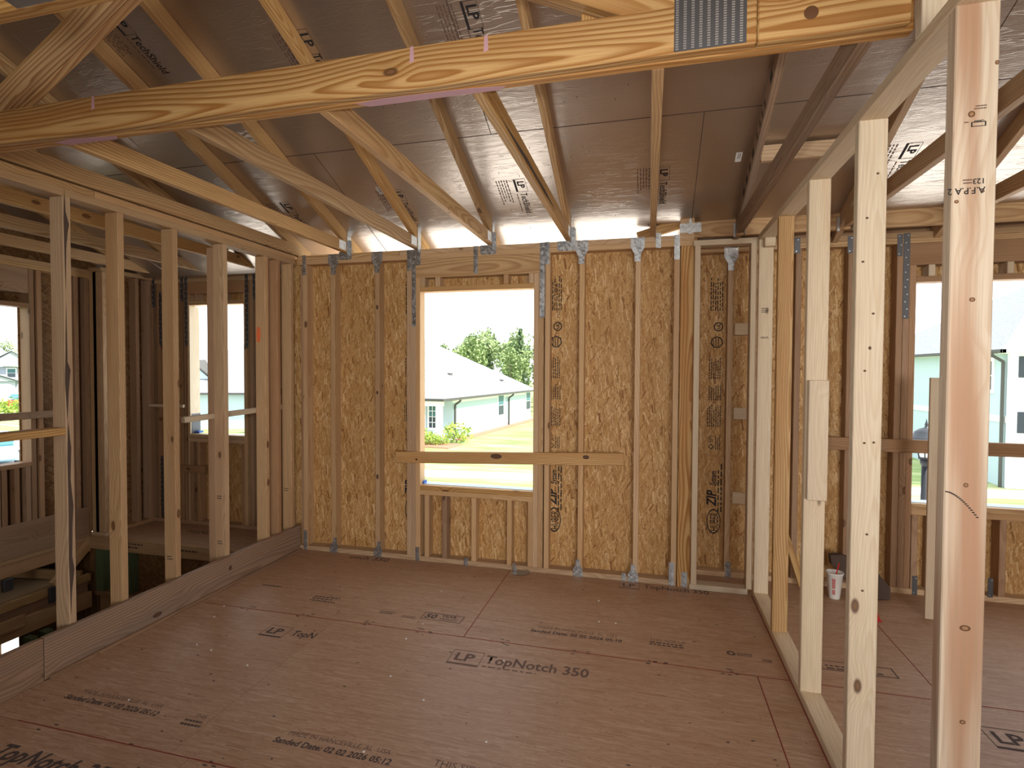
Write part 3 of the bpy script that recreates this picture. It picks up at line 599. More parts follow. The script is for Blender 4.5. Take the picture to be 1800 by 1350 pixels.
# lower framing seen below the outer stairwell wall
lf = root('floor_lower_framing', (-5.3, 3.4, -.6), 'lower floor framing visible through the stairwell', kind='structure')
bx('beam', lf, -5.16, -5.12, 1.8, 3.93, -.50, -.43, 'Y', 'wood_truss'); bx('beam', lf, -5.2, -5.16, 1.8, 3.93, -.62, -.52, 'Y', 'wood_brown'); bx('beam', lf, -5.15, -5.11, 1.8, 3.93, -.745, -.60, 'Y', 'wood_wall')
bx('block', lf, -5.11, -5.08, 3.05, 3.35, -.66, -.56, 'Y', 'wood_wall'); bd('brace', lf, (-5.9, 3.6, -.36), (-5.2, 3.9, -.45), .09, .038, 'wood_truss'); bd('brace', lf, (-5.12, 3.95, -.1), (-5.12, 3.6, -.42), .09, .038, 'wood_wall')
bx('joist_hanger', lf, -5.12, -5.09, 3.55, 3.63, -.56, -.42, 'Z', 'galvanised_dark'); bx('joist_hanger', lf, -5.12, -5.09, 3.2, 3.27, -.32, -.22, 'Z', 'galvanised_dark')
bx('post', lf, -5.11, -5.02, 3.34, 3.40, -1.2, -.76, 'Z', 'wood_treated'); bx('post', lf, -5.11, -5.03, 3.46, 3.53, -1.2, -.76, 'Z', 'wood_treated')
bx('deck', lf, -6.3, -5.2, 2.4, 4.0, -.56, -.54, 'X', 'osb_dark')
vs, fs = [], []
nx, ny = 14, 12
for i in range(nx + 1):
    for j in range(ny + 1):
        uu, vv = i / nx, j / ny
        e = min(uu, 1 - uu, vv, 1 - vv)
        vs.append((-6.15 + .80 * uu, 2.9 + 1.0 * vv, -.538 + .09 * min(1, e * 5) ** .5 + random.uniform(-.006, .006)))
for i in range(nx):
    for j in range(ny): a = i * (ny + 1) + j; fs.append([a, a + ny + 1, a + ny + 2, a + 1])
o = mesh('insulation_batt', vs, fs, 'fibre_tan'); tag(o, 'tan fibre insulation batt lying on the lower framing beyond the stairwell', 'insulation')
for p in o.data.polygons: p.use_smooth = True
md = o.modifiers.new('thick', 'SOLIDIFY'); md.thickness = .02; md.offset = -1

# lower storey shell
lo = root('wall_lower', (0, 0, -3), 'lower storey walls around the stairwell', kind='structure')
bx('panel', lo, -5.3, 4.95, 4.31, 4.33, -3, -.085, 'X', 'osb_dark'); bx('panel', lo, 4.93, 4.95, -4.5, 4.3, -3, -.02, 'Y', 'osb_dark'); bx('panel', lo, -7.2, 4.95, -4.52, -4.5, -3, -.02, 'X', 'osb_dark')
bx('panel', lo, -7.22, -7.2, -4.5, 4.07, -3, -.2, 'Y', 'osb_dark'); bx('panel', lo, -7.2, -5.22, -4.5, 4.07, -.20, -.18, 'Y', 'osb_dark')  # flat panel is added to keep sun off the lower framing
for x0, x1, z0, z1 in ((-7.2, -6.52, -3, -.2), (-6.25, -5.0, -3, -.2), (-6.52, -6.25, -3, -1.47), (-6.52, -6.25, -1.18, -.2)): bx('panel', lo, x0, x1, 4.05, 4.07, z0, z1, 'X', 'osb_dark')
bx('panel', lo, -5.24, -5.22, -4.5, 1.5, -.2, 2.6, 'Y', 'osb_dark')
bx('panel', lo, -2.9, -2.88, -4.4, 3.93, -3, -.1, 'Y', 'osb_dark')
bx('floor_slab', lo, -7.2, 5, -4.5, 4.4, -3.02, -2.98, 'X', 'concrete')

# ------------------------------------------------------------------ walls behind the photographer, with openings
rr_ = root('wall_rear', (0, -4.4, 0), 'stud wall behind the photographer with a window opening', kind='structure')
for x0, x1, z0, z1 in ((-5.2, 1.3, 0, 3.2), (3.5, 4.9, 0, 3.2), (1.3, 3.5, 0, .7), (1.3, 3.5, 2.3, 3.2)): sheath(rr_, x0, x1, z0, z1, (-4.42, -4.409), 'osb_wall')
for k in range(25):
    x = -5.1 + k * .4064
    if not 1.25 < x < 3.5: bx('stud', rr_, x, x + ST, -4.409, -4.32, 0, 2.5, 'Z', 'wood_wall')
fr_ = root('wall_far_right', (4.9, 0, 0), 'outer side wall of the right room', kind='structure')
for y0, y1, z0, z1 in ((-4.4, -.7, 0, 2.6), (-.7, 1.9, 0, 2.6), (1.9, 4.3, 0, 2.6)):
    link('sheathing_panel', cbox_mesh(z1 - z0, y1 - y0, .011, .0008, 'osb_wall'), frame((4.905, (y0 + y1) / 2, (z0 + z1) / 2), (0, 0, 1), (0, 1, 0)), fr_)
for k in range(21):
    y = -4.3 + k * .4064
    bx('stud', fr_, 4.81, 4.899, y, y + ST, 0, 2.5, 'Z', 'wood_wall')

# ------------------------------------------------------------------ roof deck (ceiling)
SL = .4167; ZD = 2.62
def zdeck(y): return ZD - SL * (y - YB)
nrm = Vector((0, SL, 1)).normalized(); dwn = Vector((0, 1, -SL)).normalized()
ce = root('ceiling', (0, 3, 2.9), 'foil faced roof sheathing sloping down to the rear eave', kind='structure')
rows = ((4.39, 3.158), (3.158, 2.032), (2.032, .906), (.906, -.22))
deck = {}
TH = .012
for i, (ya, yb) in enumerate(rows):
    cuts = ((-6.5, -4.6, -2.16, .28, 2.72, 5.2), (-6.5, -5.8, -3.38, -.94, 1.5, 3.94, 5.2))[i % 2]
    for j in range(len(cuts) - 1):
        L = (ya - yb) * math.sqrt(1 + SL * SL) - .004
        me = cbox_mesh(cuts[j + 1] - cuts[j] - .003, L, TH, .0006, 'foil')
        yc = (ya + yb) / 2
        c = Vector(((cuts[j] + cuts[j + 1]) / 2, yc, zdeck(yc))) + nrm * TH / 2
        deck[i, j] = link('roof_panel', me, frame(c, (1, 0, 0), (0, -dwn.y, -dwn.z)), ce)
for j, (x0, x1) in enumerate(((-6.5, -.6), (-.6, 5.2))):   # far slope of the roof
    for k in range(3):
        ya, yb = -.22 - k * 1.6, -.22 - (k + 1) * 1.6
        za, zb = zdeck(-.22) + (ya + .22) * SL, zdeck(-.22) + (yb + .22) * SL
        bd('roof_panel', ce, ((x0 + x1) / 2, ya, za), ((x0 + x1) / 2, yb, zb), TH, x1 - x0 - .003, 'foil')
yc = (4.39 - .22) / 2; c = Vector((-.65, yc, zdeck(yc))) + nrm * (TH + .008)
link('roof_light_block', cbox_mesh(11.7, 4.61 * math.sqrt(1 + SL * SL), .01, .0006, 'brown_felt'), frame(c, (1, 0, 0), (0, -dwn.y, -dwn.z)), ce)  # sheet above the deck, added to stop light through the panel seams
bd('roof_light_block', ce, (-.65, -.2, zdeck(-.22) + .025), (-.65, -5.05, zdeck(-.22) + .025 - 4.83 * SL), .01, 11.7, 'brown_felt')  # same added light stop over the far slope
bx('roof_panel', ce, -5.4, -2.9, 3.96, 4.9, 2.612, 2.624, 'X', 'foil', .0006)  # flat cover added over the stair bay to shut out open sky
for nm_, xg in (('wall_sun_block_left', -5.3), ('wall_sun_block_right', 4.93)):  # end panels added out of view so no sun enters under the roof
    gw = root(nm_, (xg, 0, 2.5), 'unseen panel added under the roof end to block sun', kind='structure')
    prism('sheathing_panel', gw, [(-4.9, 2.3), (-.22, 2.3), (4.3, 2.3), (4.3, zdeck(4.3)), (-.22, zdeck(-.22)), (-4.9, zdeck(-.22) - 4.68 * SL)], .011, frame((xg, 0, 0), (0, 1, 0), (0, 0, 1)), 'osb_dark')
def on_deck(x, y): return frame(Vector((x, y, zdeck(y))) - nrm * .0006, dwn, (1, 0, 0))
for ys_ in (3.158, 2.032): merged('panel_seam', ce, [(-.0025, .0025, -5.2, 5.9, -.0006, .0002)], 'brown_felt', on_deck(-.7, ys_))
for xs_, ya_, yb_ in ((-2.16, 3.158, 4.38), (.28, 3.158, 4.38), (-.94, 2.032, 3.158), (1.5, 2.032, 3.158)): merged('panel_seam', ce, [(0, (yb_ - ya_) * 1.0833, -.0022, .0022, -.0006, .0002)], 'brown_felt', on_deck(xs_, ya_))
def tech(parent, x, y, s=.065):
    def fn(a, b): return on_deck(x, y) @ Matrix.Translation((a, b, 0))
    merged('printed_logo_box', parent, [(0, .12 * s / .065, -.012, .002, 0, .0003), (0, .12 * s / .065, .068, .07, 0, .0003), (0, .002, 0, .07, 0, .0003), (.118 * s / .065, .12 * s / .065, 0, .07, 0, .0003)], 'ink_black', fn(0, 0))
    lettering('LP', parent, fn(.018, .012), s, 'ink_black', 0, .002); lettering('TechShield', parent, fn(.135, .012), s * 1.0, 'ink_black', 0, .0008, .74)
    small_print(parent, fn(.0, -.06), 5, .24, .018, 'ink_faded', .4)
    small_print(parent, fn(.14, -.015), 1, .2, .016, 'ink_faded', .4)
tech(deck[0, 2], -.885, 3.52); tech(deck[0, 2], .045, 3.52); tech(deck[0, 2], -1.78, 3.52); tech(deck[0, 1], -2.72, 3.55)
tech(deck[1, 2], -.87, 2.43, .075); tech(deck[1, 2], -1.775, 2.43, .075); tech(deck[1, 2], -2.72, 2.2, .07); tech(deck[0, 3], 1.4, 3.5)
for x, y in ((.49, 3.46), (-1.89, 3.48)): bx_ = prism('paper_label', deck[0, 2], [(0, 0), (.075, 0), (.075, .035), (0, .035)], .0006, on_deck(x, y), 'paper_white'); small_print(bx_, on_deck(x + 0, y) @ Matrix.Translation((.006, .022, .0005)), 2, .05, .01)
q = [(dx, dx + .012, dy, dy + .003, 0, .0008) for dx, dy in [(random.uniform(-1.2, .2), random.uniform(-2.2, .2)) for _ in range(70)]]
tag(merged('nail_tips', ce, q, 'ink', on_deck(-.3, 3.9)), kind='stuff')

# ------------------------------------------------------------------ jack trusses
def truss_plate(parent, x, y, z, wy, wz):
    return bx('gang_nail_plate', parent, x - .0012, x, y, y + wy, z, z + wz, 'Y', 'galvanised', .0003)
def jack(x, label, ytail=4.36, mat='wood_truss', zb=ZT, y0=1.768, tie=True):
    o = root('jack_truss', (x, 3.9, zb), label, 'roof truss', 'jack trusses of the rear roof slope')
    yw = YB if x > -2.9 else YS
    bx('bottom_chord', o, x, x + ST, y0, min(yw + .02, 4.0) if x > -2.9 else yw + .06, zb, zb + SD, 'Y', mat)
    ya = y0 - .9
    zb0 = lambda y: zdeck(y) - SD * math.sqrt(1 + SL * SL) / 2
    bd('top_chord', o, (x + ST / 2, ya, zb0(ya)), (x + ST / 2, ytail, zb0(ytail)), SD - .001, ST, mat, tuple(nrm))
    if tie:
        truss_plate(o, x + ST + .0012, yw - .14, zb + .012, .1, .07)
        bx('twist_strap', o, x + ST + .0013, x + ST + .0035, yw - .028, yw + .03, zb - .02, zb + .17, 'Z', 'galvanised')
    return o
for x, lb in ((-2.41, 'roof truss meeting the back wall nearest the stair wall'), (-1.795, 'roof truss landing just left of the center window header'), (-1.19, 'roof truss landing above the middle of the center window'),
              (-.597, 'roof truss with a dark split landing right of the center window'), (-.002, 'roof truss pointing straight at the viewer near the chase'), (.575, 'dark weathered roof truss above the small chase frame'),
              (1.222, 'first roof truss right of the pale partition'), (1.833, 'second roof truss right of the pale partition'), (2.45, 'third roof truss right of the pale partition')):
    jack(x, lb, mat='wood_truss' if x < .5 or x > 2 else 'wood_grey_brown' if x < 1 else 'wood_wall')
jack(-2.912, 'roof truss resting along the top of the stair wall', y0=1.4, zb=2.475)
for x, lb in ((-3.615, 'first roof truss over the stairwell'), (-4.235, 'second roof truss over the stairwell'), (-4.84, 'third roof truss over the stairwell')): jack(x, lb, 3.98, 'wood_truss', tie=True)
d = bpy.data.objects  # dark split on one chord
sp_ = [o for o in bpy.data.objects if o.name.startswith('jack_truss') and abs(o.matrix_basis.translation.x + .597) < .01][0]
prism('bark_split', sp_.children[0], [(-.75, .0), (-.5, .012), (-.3, .02), (-.05, .014), (.15, .018), (.3, .01), (.5, .006), (.35, -.002), (.1, -.006), (-.2, -.004), (-.45, -.008)], .0012, frame((-.5585, 2.75, ZT + .022), (0, 1, 0), (0, 0, 1)), 'brown_felt')
dk = [o for o in bpy.data.objects if o.name.startswith('jack_truss') and abs(o.matrix_basis.translation.x - .575) < .01][0]
ym = YB - .95
for k, (yy, l) in enumerate(((2.95, .05), (3.1, .02), (3.16, .02), (3.22, .02), (3.3, .02), (3.42, .05), (3.52, .04), (3.62, .05), (3.72, .06))):
    zc = zdeck(yy) - SD * math.sqrt(1 + SL * SL) + .052
    prism('marker_stroke', dk, [(-l / 2, -.02), (l / 2, -.024), (l / 2, .02), (-l / 2, .026)], .0008, frame((.5746, yy, zc), tuple(dwn), tuple(nrm)), 'ink_black')

# girder truss (two ply)
gt = root('girder_truss', (-1, 1.73, ZT), 'two ply girder truss with a wide bottom chord crossing the whole view', 'roof truss')
YG = 1.692
bx('bottom_chord', gt, -5.5, .29, YG, YG + .0375, ZT, ZT + .14, 'X', 'wood_yellow_pine', .004); bx('bottom_chord', gt, .292, .676, YG, YG + .0375, ZT, ZT + .14, 'X', 'wood_yellow_pine', .004)
bx('bottom_chord', gt, -5.5, .699, YG + .0385, YG + .076, ZT - .001, ZT + .14, 'X', 'wood_yellow_pine', .004)
bx('end_post', gt, .695, .784, YG - .01, YG + .028, ZP + ST, 3.4, 'Z', 'wood_spruce')
for dy in (0, .0385):
    bd('web', gt, (-2.95, YG + .019 + dy, 2.47), (-1.35, YG + .019 + dy, 3.43), .089, .037, 'wood_yellow_pine', (0, 0, 1))
    bd('web', gt, (-.62 + .5, YG + .019 + dy, 2.66), (-.9, YG + .019 + dy, 3.2), .089, .037, 'wood_truss', (0, 0, 1)) if False else None
    bd('web', gt, (.13, YG + .019 + dy, 2.545), (-.82, YG + .019 + dy, 2.98), .089, .037, 'wood_truss', (0, 0, 1))
    bd('top_chord', gt, (-5.5, YG + .019 + dy, 3.36), (.69, YG + .019 + dy, 3.36), .089, .037, 'wood_truss', (0, 0, 1))
bx('web', gt, -.222, -.133, YG + .055, YG + .076, ZT + .14, 3.4, 'Z', 'wood_truss')
bd('web', gt, (-2.95, YG + .1, 2.62), (-1.6, YG + .1, 3.43), .089, .037, 'wood_truss', (0, 0, 1))
gp = bx('gang_nail_plate', gt, .062, .262, YG - .0016, YG - .0001, ZT + .003, 2.68, 'X', 'galvanised_dark', .0003)
q = []
for i in range(9):
    for j in range(30):
        x = .066 + i * .0222; z = ZT + .008 + j * .0071
        q.append((x, x + .0085, YG - .0024, YG - .0015, z, z + .0036))
tag(merged('plate_teeth', gp, q, 'galvanised_bright'), kind='stuff')
for x0, x1, y0, y1 in ((-2.42, -2.1, YG + .04, YG + .0755), (-1.02, -.47, YG + .045, YG + .0755)):
    prism('chalk_smear', gt, [(x0, y0), (x0 + .1, y0 - .012), (x1 - .12, y0 - .004), (x1, y0 + .012), (x1 - .03, y1), (x0 + .04, y1)], .0006, frame((0, 0, ZT - .0016), (1, 0, 0), (0, 1, 0)), 'chalk_pink')
for x in (-2.165, -.79, -.53): prism('chalk_smear', gt, [(x, ZT + .085), (x + .016, ZT + .09), (x + .014, ZT + .139), (x + .002, ZT + .139)], .0006, frame((0, YG - .0004, 0), (1, 0, 0), (0, 0, 1)), 'chalk_pink')
kn = lathe('dark_knot', gt, ((0, .0008), (.017, .0008), (.019, 0)), frame((.43, YG - .0002, ZT + .062), (1, 0, 0), (0, 0, 1)), 'knot_brown', 18)
# nearer truss, only its bottom chord reaches into view
nt_ = root('common_truss', (-2, 1.1, ZT), 'nearest roof truss crossing the upper left corner', 'roof truss')
bx('bottom_chord', nt_, -5.5, .69, 1.075, 1.113, ZT, ZT + SD, 'X', 'wood_truss')
prism('gang_nail_plate', nt_, [(-1.62, -.002), (-1.36, -.002), (-1.30, .015), (-1.5, .05), (-1.7, .05)], .0015, frame((0, 1.0745, ZT + .003), (1, 0, 0), (0, 0, 1)), 'galvanised_bright')
bd('web', nt_, (-1.5, 1.094, ZT + .09), (-2.6, 1.094, 3.3), .089, .037, 'wood_truss')
# low truss running along the rear wall of the right room
xt = root('wall_truss', (1.5, 4.1, ZT), 'low roof truss standing along the rear wall top beside the chase', 'roof truss')
bx('bottom_chord', xt, .215, 4.8, 4.04, 4.078, ZT + .004, ZT + .135, 'X', 'wood_truss'); bx('heel_block', xt, .205, .30, 4.0, 4.037, ZT, ZT + .13, 'Z', 'wood_wall')
bd('top_chord', xt, (-.09, 4.06, ZT + .03), (.62, 4.06, ZT + .225), .07, .036, 'wood_truss')
bx('gang_nail_plate', xt, .20, .345, 3.997, 3.9995, ZT + .03, ZT + .095, 'X', 'galvanised', .0003); prism('strap_fold', xt, [(-.012, 0), (.012, 0), (.016, .06), (0, .12), (-.016, .06)], .002, frame((.272, 3.995, ZT + .02), (1, 0, 0), (0, 0, 1)), 'galvanised')
bx('hanger', xt, .555, .573, 4.02, 4.039, ZT - .01, ZT + .085, 'Z', 'galvanised_bright'); bx('hanger', xt, 1.2, 1.22, 4.02, 4.039, ZT - .01, ZT + .085, 'Z', 'galvanised_bright')
bx('blocking', ce, .615, 1.2, 3.40, 3.438, zdeck(3.44) - .092, zdeck(3.44) - .002, 'X', 'wood_wall')

# ------------------------------------------------------------------ loose things in the rooms
def thing_board(name, label, cat, x0, x1, y0, y1, z0, z1, ax, mat):
    return tag(bx(name, None, x0, x1, y0, y1, z0, z1, ax, mat), label, cat)
o = bd('guard_rail', None, (-1.941, 3.914, .824), (-.166, 3.914, .886), .089, .036, 'wood_truss'); tag(o, 'single safety rail board nailed across the center window', 'rail')
for x_, z_, rx_, ry_ in ((-1.111, .868, .042, .018), (-.435, .892, .022, .014), (-1.761, .815, .010, .008)): knot(o, (x_, 3.8958, z_), 'y', rx_, ry_)
o = bd('guard_rail', None, (1.13, 4.181, 1.022), (3.3, 4.181, 1.008), .088, .036, 'wood_brown'); tag(o, 'safety rail board nailed across the right room window', 'rail')
o = bd('guard_rail', None, (-2.976, 2.9, 1.18), (-2.976, 3.93, 1.205), .038, .036, 'wood_spruce'); tag(o, 'thin pale handrail board along the stairwell studs', 'rail')
o = bd('guard_rail', None, (-5.082, 2.8, 1.117), (-5.082, 3.72, 1.117), .06, .034, 'wood_brown'); tag(o, 'short rail board across the narrow stairwell side window', 'rail')
o = bd('guard_rail', None, (-5.02, 4.45, 1.14), (-4.55, 4.45, 1.14), .03, .03, 'wood_spruce'); tag(o, 'small pale cleat beside the stair landing window', 'cleat')
thing_board('leaning_board', 'pale short board standing upright in the right room behind the nearest stud', 'board', 1.662, 1.75, 3.80, 3.819, .001, 1.485, 'Z', 'wood_spruce')
o = bd('scrap_board', None, (1.05, 4.10, .02), (.955, 4.17, .36), .04, .03, 'wood_truss', (1, 0, 0)); tag(o, 'short diagonal scrap leaning behind the partition studs', 'scrap')
# paper cup with straw
CX, CY = 1.222, 4.0
cup = root('paper_cup', (CX, CY, 0), 'white paper cup with red straw on the floor of the right room', 'cup')
lathe('cup_body', cup, ((0, .002), (.032, .002), (.033, .006), (.050, .165), (.053, .168), (.054, .174), (.050, .176), (.047, .165), (.031, .01), (0, .008)), Matrix.Translation((CX, CY, 0)), 'foam_white', 28)
lathe('lid_rim', cup, ((.0, .163), (.046, .163), (.052, .170), (.0545, .172), (.0545, .178), (.05, .1785), (.047, .17), (0, .168)), Matrix.Translation((CX, CY, 0)), 'paper_white', 28)
o = bd('straw', cup, (CX + .002, CY - .012, .15), (CX + .02, CY - .02, .245), .008, .008, 'plastic_red')
vs, fs = [], []
for k in range(13):   # red lettering band wrapped on the cup wall
    z0 = .035 + k * .0085
    if k in (4,): continue
    for s_ in range(2):
        pass
    rad = .0335 + (z0) / .165 * .0172 + .0006
    for a, b in ((-.24, -.03), (.0, .17)):
        kk = len(vs)
        for zz in (z0, z0 + .0062):
            rd = .0332 + zz / .165 * .0170 + .0008
            for an in (a, b): vs.append((CX + rd * math.sin(an - .35), CY - rd * math.cos(an - .35), zz))
        fs.append([kk, kk + 1, kk + 3, kk + 2])
mesh('red_lettering', vs, fs, 'plastic_red', cup)
# dark brown flap of material leaning by the wall
vs = [(x_, y_ + dy_, z_) for x_, y_, z_ in ((1.23, 4.12, .25), (1.30, 4.10, .265), (1.50, 4.07, .175), (1.575, 4.06, .08), (1.57, 4.05, .012), (1.47, 4.03, .002), (1.30, 4.07, .12), (1.235, 4.11, .19)) for dy_ in (0, .05)]
bm_pts = [Vector(v) for v in vs]
import bmesh
bm = bmesh.new()
for p in bm_pts: bm.verts.new(p)
bmesh.ops.convex_hull(bm, input=bm.verts)
me = bpy.data.meshes.new('roofing_scrap'); bm.to_mesh(me); bm.free(); me.materials.append(MAT['brown_felt'])
o = link('roofing_scrap', me); tag(o, 'dark brown scrap leaning against the rear wall beside the cup', 'scrap')
vs = [(0, 0, .0), (.05, -.02, .0), (.06, .03, 0), (.01, .04, 0), (.02, .0, .05), (.04, .02, .045)]
bm = bmesh.new()
for p in vs: bm.verts.new(p)
bmesh.ops.convex_hull(bm, input=bm.verts)
me = bpy.data.meshes.new('red_scrap'); bm.to_mesh(me); bm.free(); me.materials.append(MAT['plastic_red'])
tag(link('red_scrap', me, Matrix.Translation((1.335, 3.70, 0))), 'small red plastic scrap on the floor of the right room', 'scrap')
# bent metal tie lying on the floor by the back wall
bt = root('metal_tie', (-.9, 3.9, 0), 'bent galvanised tie lying at the foot of the back wall', 'metal tie')
prism('tie_plate', bt, [(-.075, -.03), (.01, -.045), (.07, -.01), (.06, .02), (-.01, .015), (-.05, .02)], .002, frame((-.91, 3.88, .012), (1, .15, .1), (0, 1, .12)), 'galvanised'); prism('tie_tab', bt, [(-.012, 0), (.016, 0), (.02, .05), (.008, .072), (-.01, .06)], .002, frame((-.965, 3.895, .01), (1, 0, .1), (0, -.25, 1)), 'galvanised_bright')

# ------------------------------------------------------------------ outside
GZ = -3.0
o = bx('lawn', None, -160, 90, 4.9, 190, GZ - .2, GZ, 'X', 'lawn', .01); tag(o, 'bright sunlit lawn around the neighbouring houses', kind='structure')
o = bx('lawn', None, -160, 90, -60, 4.9, GZ - .2, GZ, 'X', 'lawn', .01); tag(o, 'lawn under and behind the house', kind='structure')
o = bx('bounce_ground', None, -22, 16, 4.4, 17.5, GZ, GZ + .03, 'X', 'sand', .01); tag(o, 'pale sandy ground added unseen outside the rear wall to whiten the eave foil', kind='structure')  # unseen ground, laid pale so the eave foil reflects white
o = bd('path', None, (-45, 18.6, GZ + .02), (40, 26.0, GZ + .02), .06, 1.35, 'concrete'); tag(o, 'pale concrete sidewalk crossing the lawn', kind='structure')
o = bd('path', None, (-75, 6, GZ + .015), (-24, 24, GZ + .015), .05, 16, 'concrete'); tag(o, 'pale street left of the house', kind='structure')

def hb(name, parent, F, x0, x1, y0, y1, z0, z1, mat, ch=.004):
    return link(name, cbox_mesh(x1 - x0, y1 - y0, z1 - z0, ch, mat), F @ Matrix.Translation(((x0 + x1) / 2, (y0 + y1) / 2, (z0 + z1) / 2)), parent)
def hip(parent, F, x0, x1, y0, y1, z, top, rx0, rx1, mat='shingle'):
    ym = (y0 + y1) / 2
    vs = [(x0, y0, z), (x1, y0, z), (x1, y1, z), (x0, y1, z), (rx0, ym, top), (rx1, ym, top)]
    return mesh('roof', vs, [[3, 2, 1, 0], [0, 1, 5, 4], [1, 2, 5], [2, 3, 4, 5], [3, 0, 4]], mat, parent, F)
def gable(name, parent, F, x0, x1, y0, y1, z, top, mat, wall_mat=None):
    xm = (x0 + x1) / 2; t_ = .12
    vs = [(x0, y0, z), (xm, y0, top), (x1, y0, z), (x0, y1, z), (xm, y1, top), (x1, y1, z), (x0, y0, z - t_), (xm, y0, top - t_ * 1.2), (x1, y0, z - t_), (x0, y1, z - t_), (xm, y1, top - t_ * 1.2), (x1, y1, z - t_)]
    fs = [[0, 1, 4, 3], [1, 2, 5, 4], [9, 10, 7, 6], [10, 11, 8, 7], [6, 7, 1, 0], [7, 8, 2, 1], [3, 4, 10, 9], [4, 5, 11, 10], [0, 3, 9, 6], [2, 8, 11, 5]]
    o = mesh(name, vs, fs, mat, parent, F)
    if wall_mat:
        prism('gable_wall', parent, [(x0 + .3, z - t_), (x1 - .3, z - t_), (xm, top - t_ * 1.2 - .12)], .1, F @ frame((0, y0 + .35, 0), (1, 0, 0), (0, 0, 1)), wall_mat)
    return o
def hwin(parent, F, c, wd, ht, face='x', upper='glass_teal', grid=False):
    """window with white frame on a wall; c = centre in house space, faces local -y ('y') or -x ('x')"""
    A = F @ (frame(c, (1, 0, 0), (0, 0, 1)) if face == 'y' else frame(c, (0, -1, 0), (0, 0, 1)))
    o = link('window', cbox_mesh(wd + .26, ht + .26, .08, .004, 'white_trim'), A, parent)
    for k, mm in ((1, upper), (-1, 'glass_dark')):
        p = link('pane', cbox_mesh(wd, ht / 2 - .05, .03, .002, mm), A @ Matrix.Translation((0, k * ht / 4, .04)), o)
    if grid:
        for dx in (-wd / 6, wd / 6): link('muntin', cbox_mesh(.04, ht, .02, .002, 'white_trim'), A @ Matrix.Translation((dx, 0, .055)), o)
        for dy in (-ht / 4, ht / 4): link('muntin', cbox_mesh(wd, .04, .02, .002, 'white_trim'), A @ Matrix.Translation((0, dy, .055)), o)
    return o
def spout(parent, F, x, y, ztop, zbot, out):
    a = Vector((x + out[0] * .5, y + out[1] * .5, ztop)); b = Vector((x + out[0] * .12, y + out[1] * .12, ztop - .35)); c = Vector((x + out[0] * .12, y + out[1] * .12, zbot))
    o = link('downspout', None, F @ Matrix.Translation(c), parent)
    for p, q_ in ((a, a + Vector((0, 0, -.12))), (a + Vector((0, 0, -.1)), b), (b, c)):
        bd('pipe', o, F @ p, F @ q_, .11, .11, 'gutter_bronze', (.3, .7, .1))
    return o

# aqua one storey house beyond the central window
F = frame((-12.1, 30.6, 0), (.106, .994, 0), (-.994, .106, 0))
W['tmp'] = F
h = root('aqua_house', tuple(F.translation)[:2] + (GZ,), 'single storey aqua house with pale hip roof beyond the center window', 'house')
hb('wall', h, F, 2.2, 18.2, .45, 13.5, GZ, -.35, 'aqua_siding')
hip(h, F, 0, 18.6, 0, 14, -.24, 4.15, 7.6, 9.4)
hb('gutter', h, F, -.02, 18.62, -.09, .03, -.40, -.25, 'gutter_bronze'); hb('gutter', h, F, -.09, .03, -.09, 14.0, -.40, -.25, 'gutter_bronze')
hb('soffit', h, F, .02, 18.6, .02, 14, -.40, -.34, 'white_trim'); hb('frieze', h, F, .3, .75, .30, 6, -.72, -.40, 'white_trim'); hb('frieze', h, F, 2.2, 18.2, .43, .46, -.62, -.40, 'white_trim')
hb('column', h, F, .35, .68, .35, .68, GZ, -.72, 'white_trim'); hb('column_base', h, F, .25, .78, .25, .78, GZ, GZ + .9, 'white_trim')
hb('porch_floor', h, F, .1, 2.3, .2, 6, GZ, GZ + .12, 'concrete')
hwin(h, F, (2.17, 1.75, -1.55), .75, 1.5, 'x', 'glass_teal', True); hwin(h, F, (2.17, 2.9, -1.55), .75, 1.5, 'x', 'glass_teal', True)
hwin(h, F, (10.65, .43, -1.25), 1.1, 1.55, 'y'); hwin(h, F, (17.4, .43, -1.25), 1.1, 1.55, 'y')
spout(h, F, 2.3, .43, -.38, GZ, (0, -1)); spout(h, F, 12.2, .43, -.38, GZ, (0, -1))
for x, y in ((5.2, 2.2), (13.0, 1.3)): hb('roof_vent', h, F, x, x + .5, y, y + .18, -.24 + y * .627 - .02, -.24 + y * .627 + .16, 'gutter_bronze')
hb('mulch_bed', h, F, 2.0, 18.5, -.35, .45, GZ, GZ + .05, 'mulch'); hb('foundation', h, F, 2.2, 18.2, .40, .46, GZ, GZ + .3, 'white_trim'); hb('mulch_bed', h, F, -1.6, .3, -1.2, 5, GZ, GZ + .05, 'mulch')

# two storey house beyond the right room
F = frame((13.25, 24.75, 0), (1, 0, 0), (0, 1, 0))
h = root('two_storey_house', (13.5, 25, GZ), 'two storey pale aqua and white house with slate shutters beyond the right window', 'house')
hb('wall', h, F, .35, 12, .35, 14, GZ, 2.3, 'aqua_siding'); hb('front_siding', h, F, .30, 12, .25, .36, GZ, 2.3, 'white_siding'); hb('belt_course', h, F, .31, .36, .36, 14, -.45, -.2, 'white_trim')
hip(h, F, -.12, 12.4, -.12, 14.4, 2.42, 6.2, 5.5, 6.5, 'white_trim' if False else 'shingle')
hb('gutter', h, F, -.15, -.02, -.15, 14.4, 2.28, 2.42, 'gutter_bronze'); hb('gutter', h, F, -.15, 12.4, -.15, -.02, 2.28, 2.42, 'concrete'); hb('soffit', h, F, -.02, 12.4, -.02, 14.4, 2.26, 2.3, 'white_trim')
hwin(h, F, (1.42, .21, 1.72), .8, .78, 'y', 'glass_dark', True); hwin(h, F, (1.42, .21, -.42), .8, .9, 'y', 'glass_dark', True)
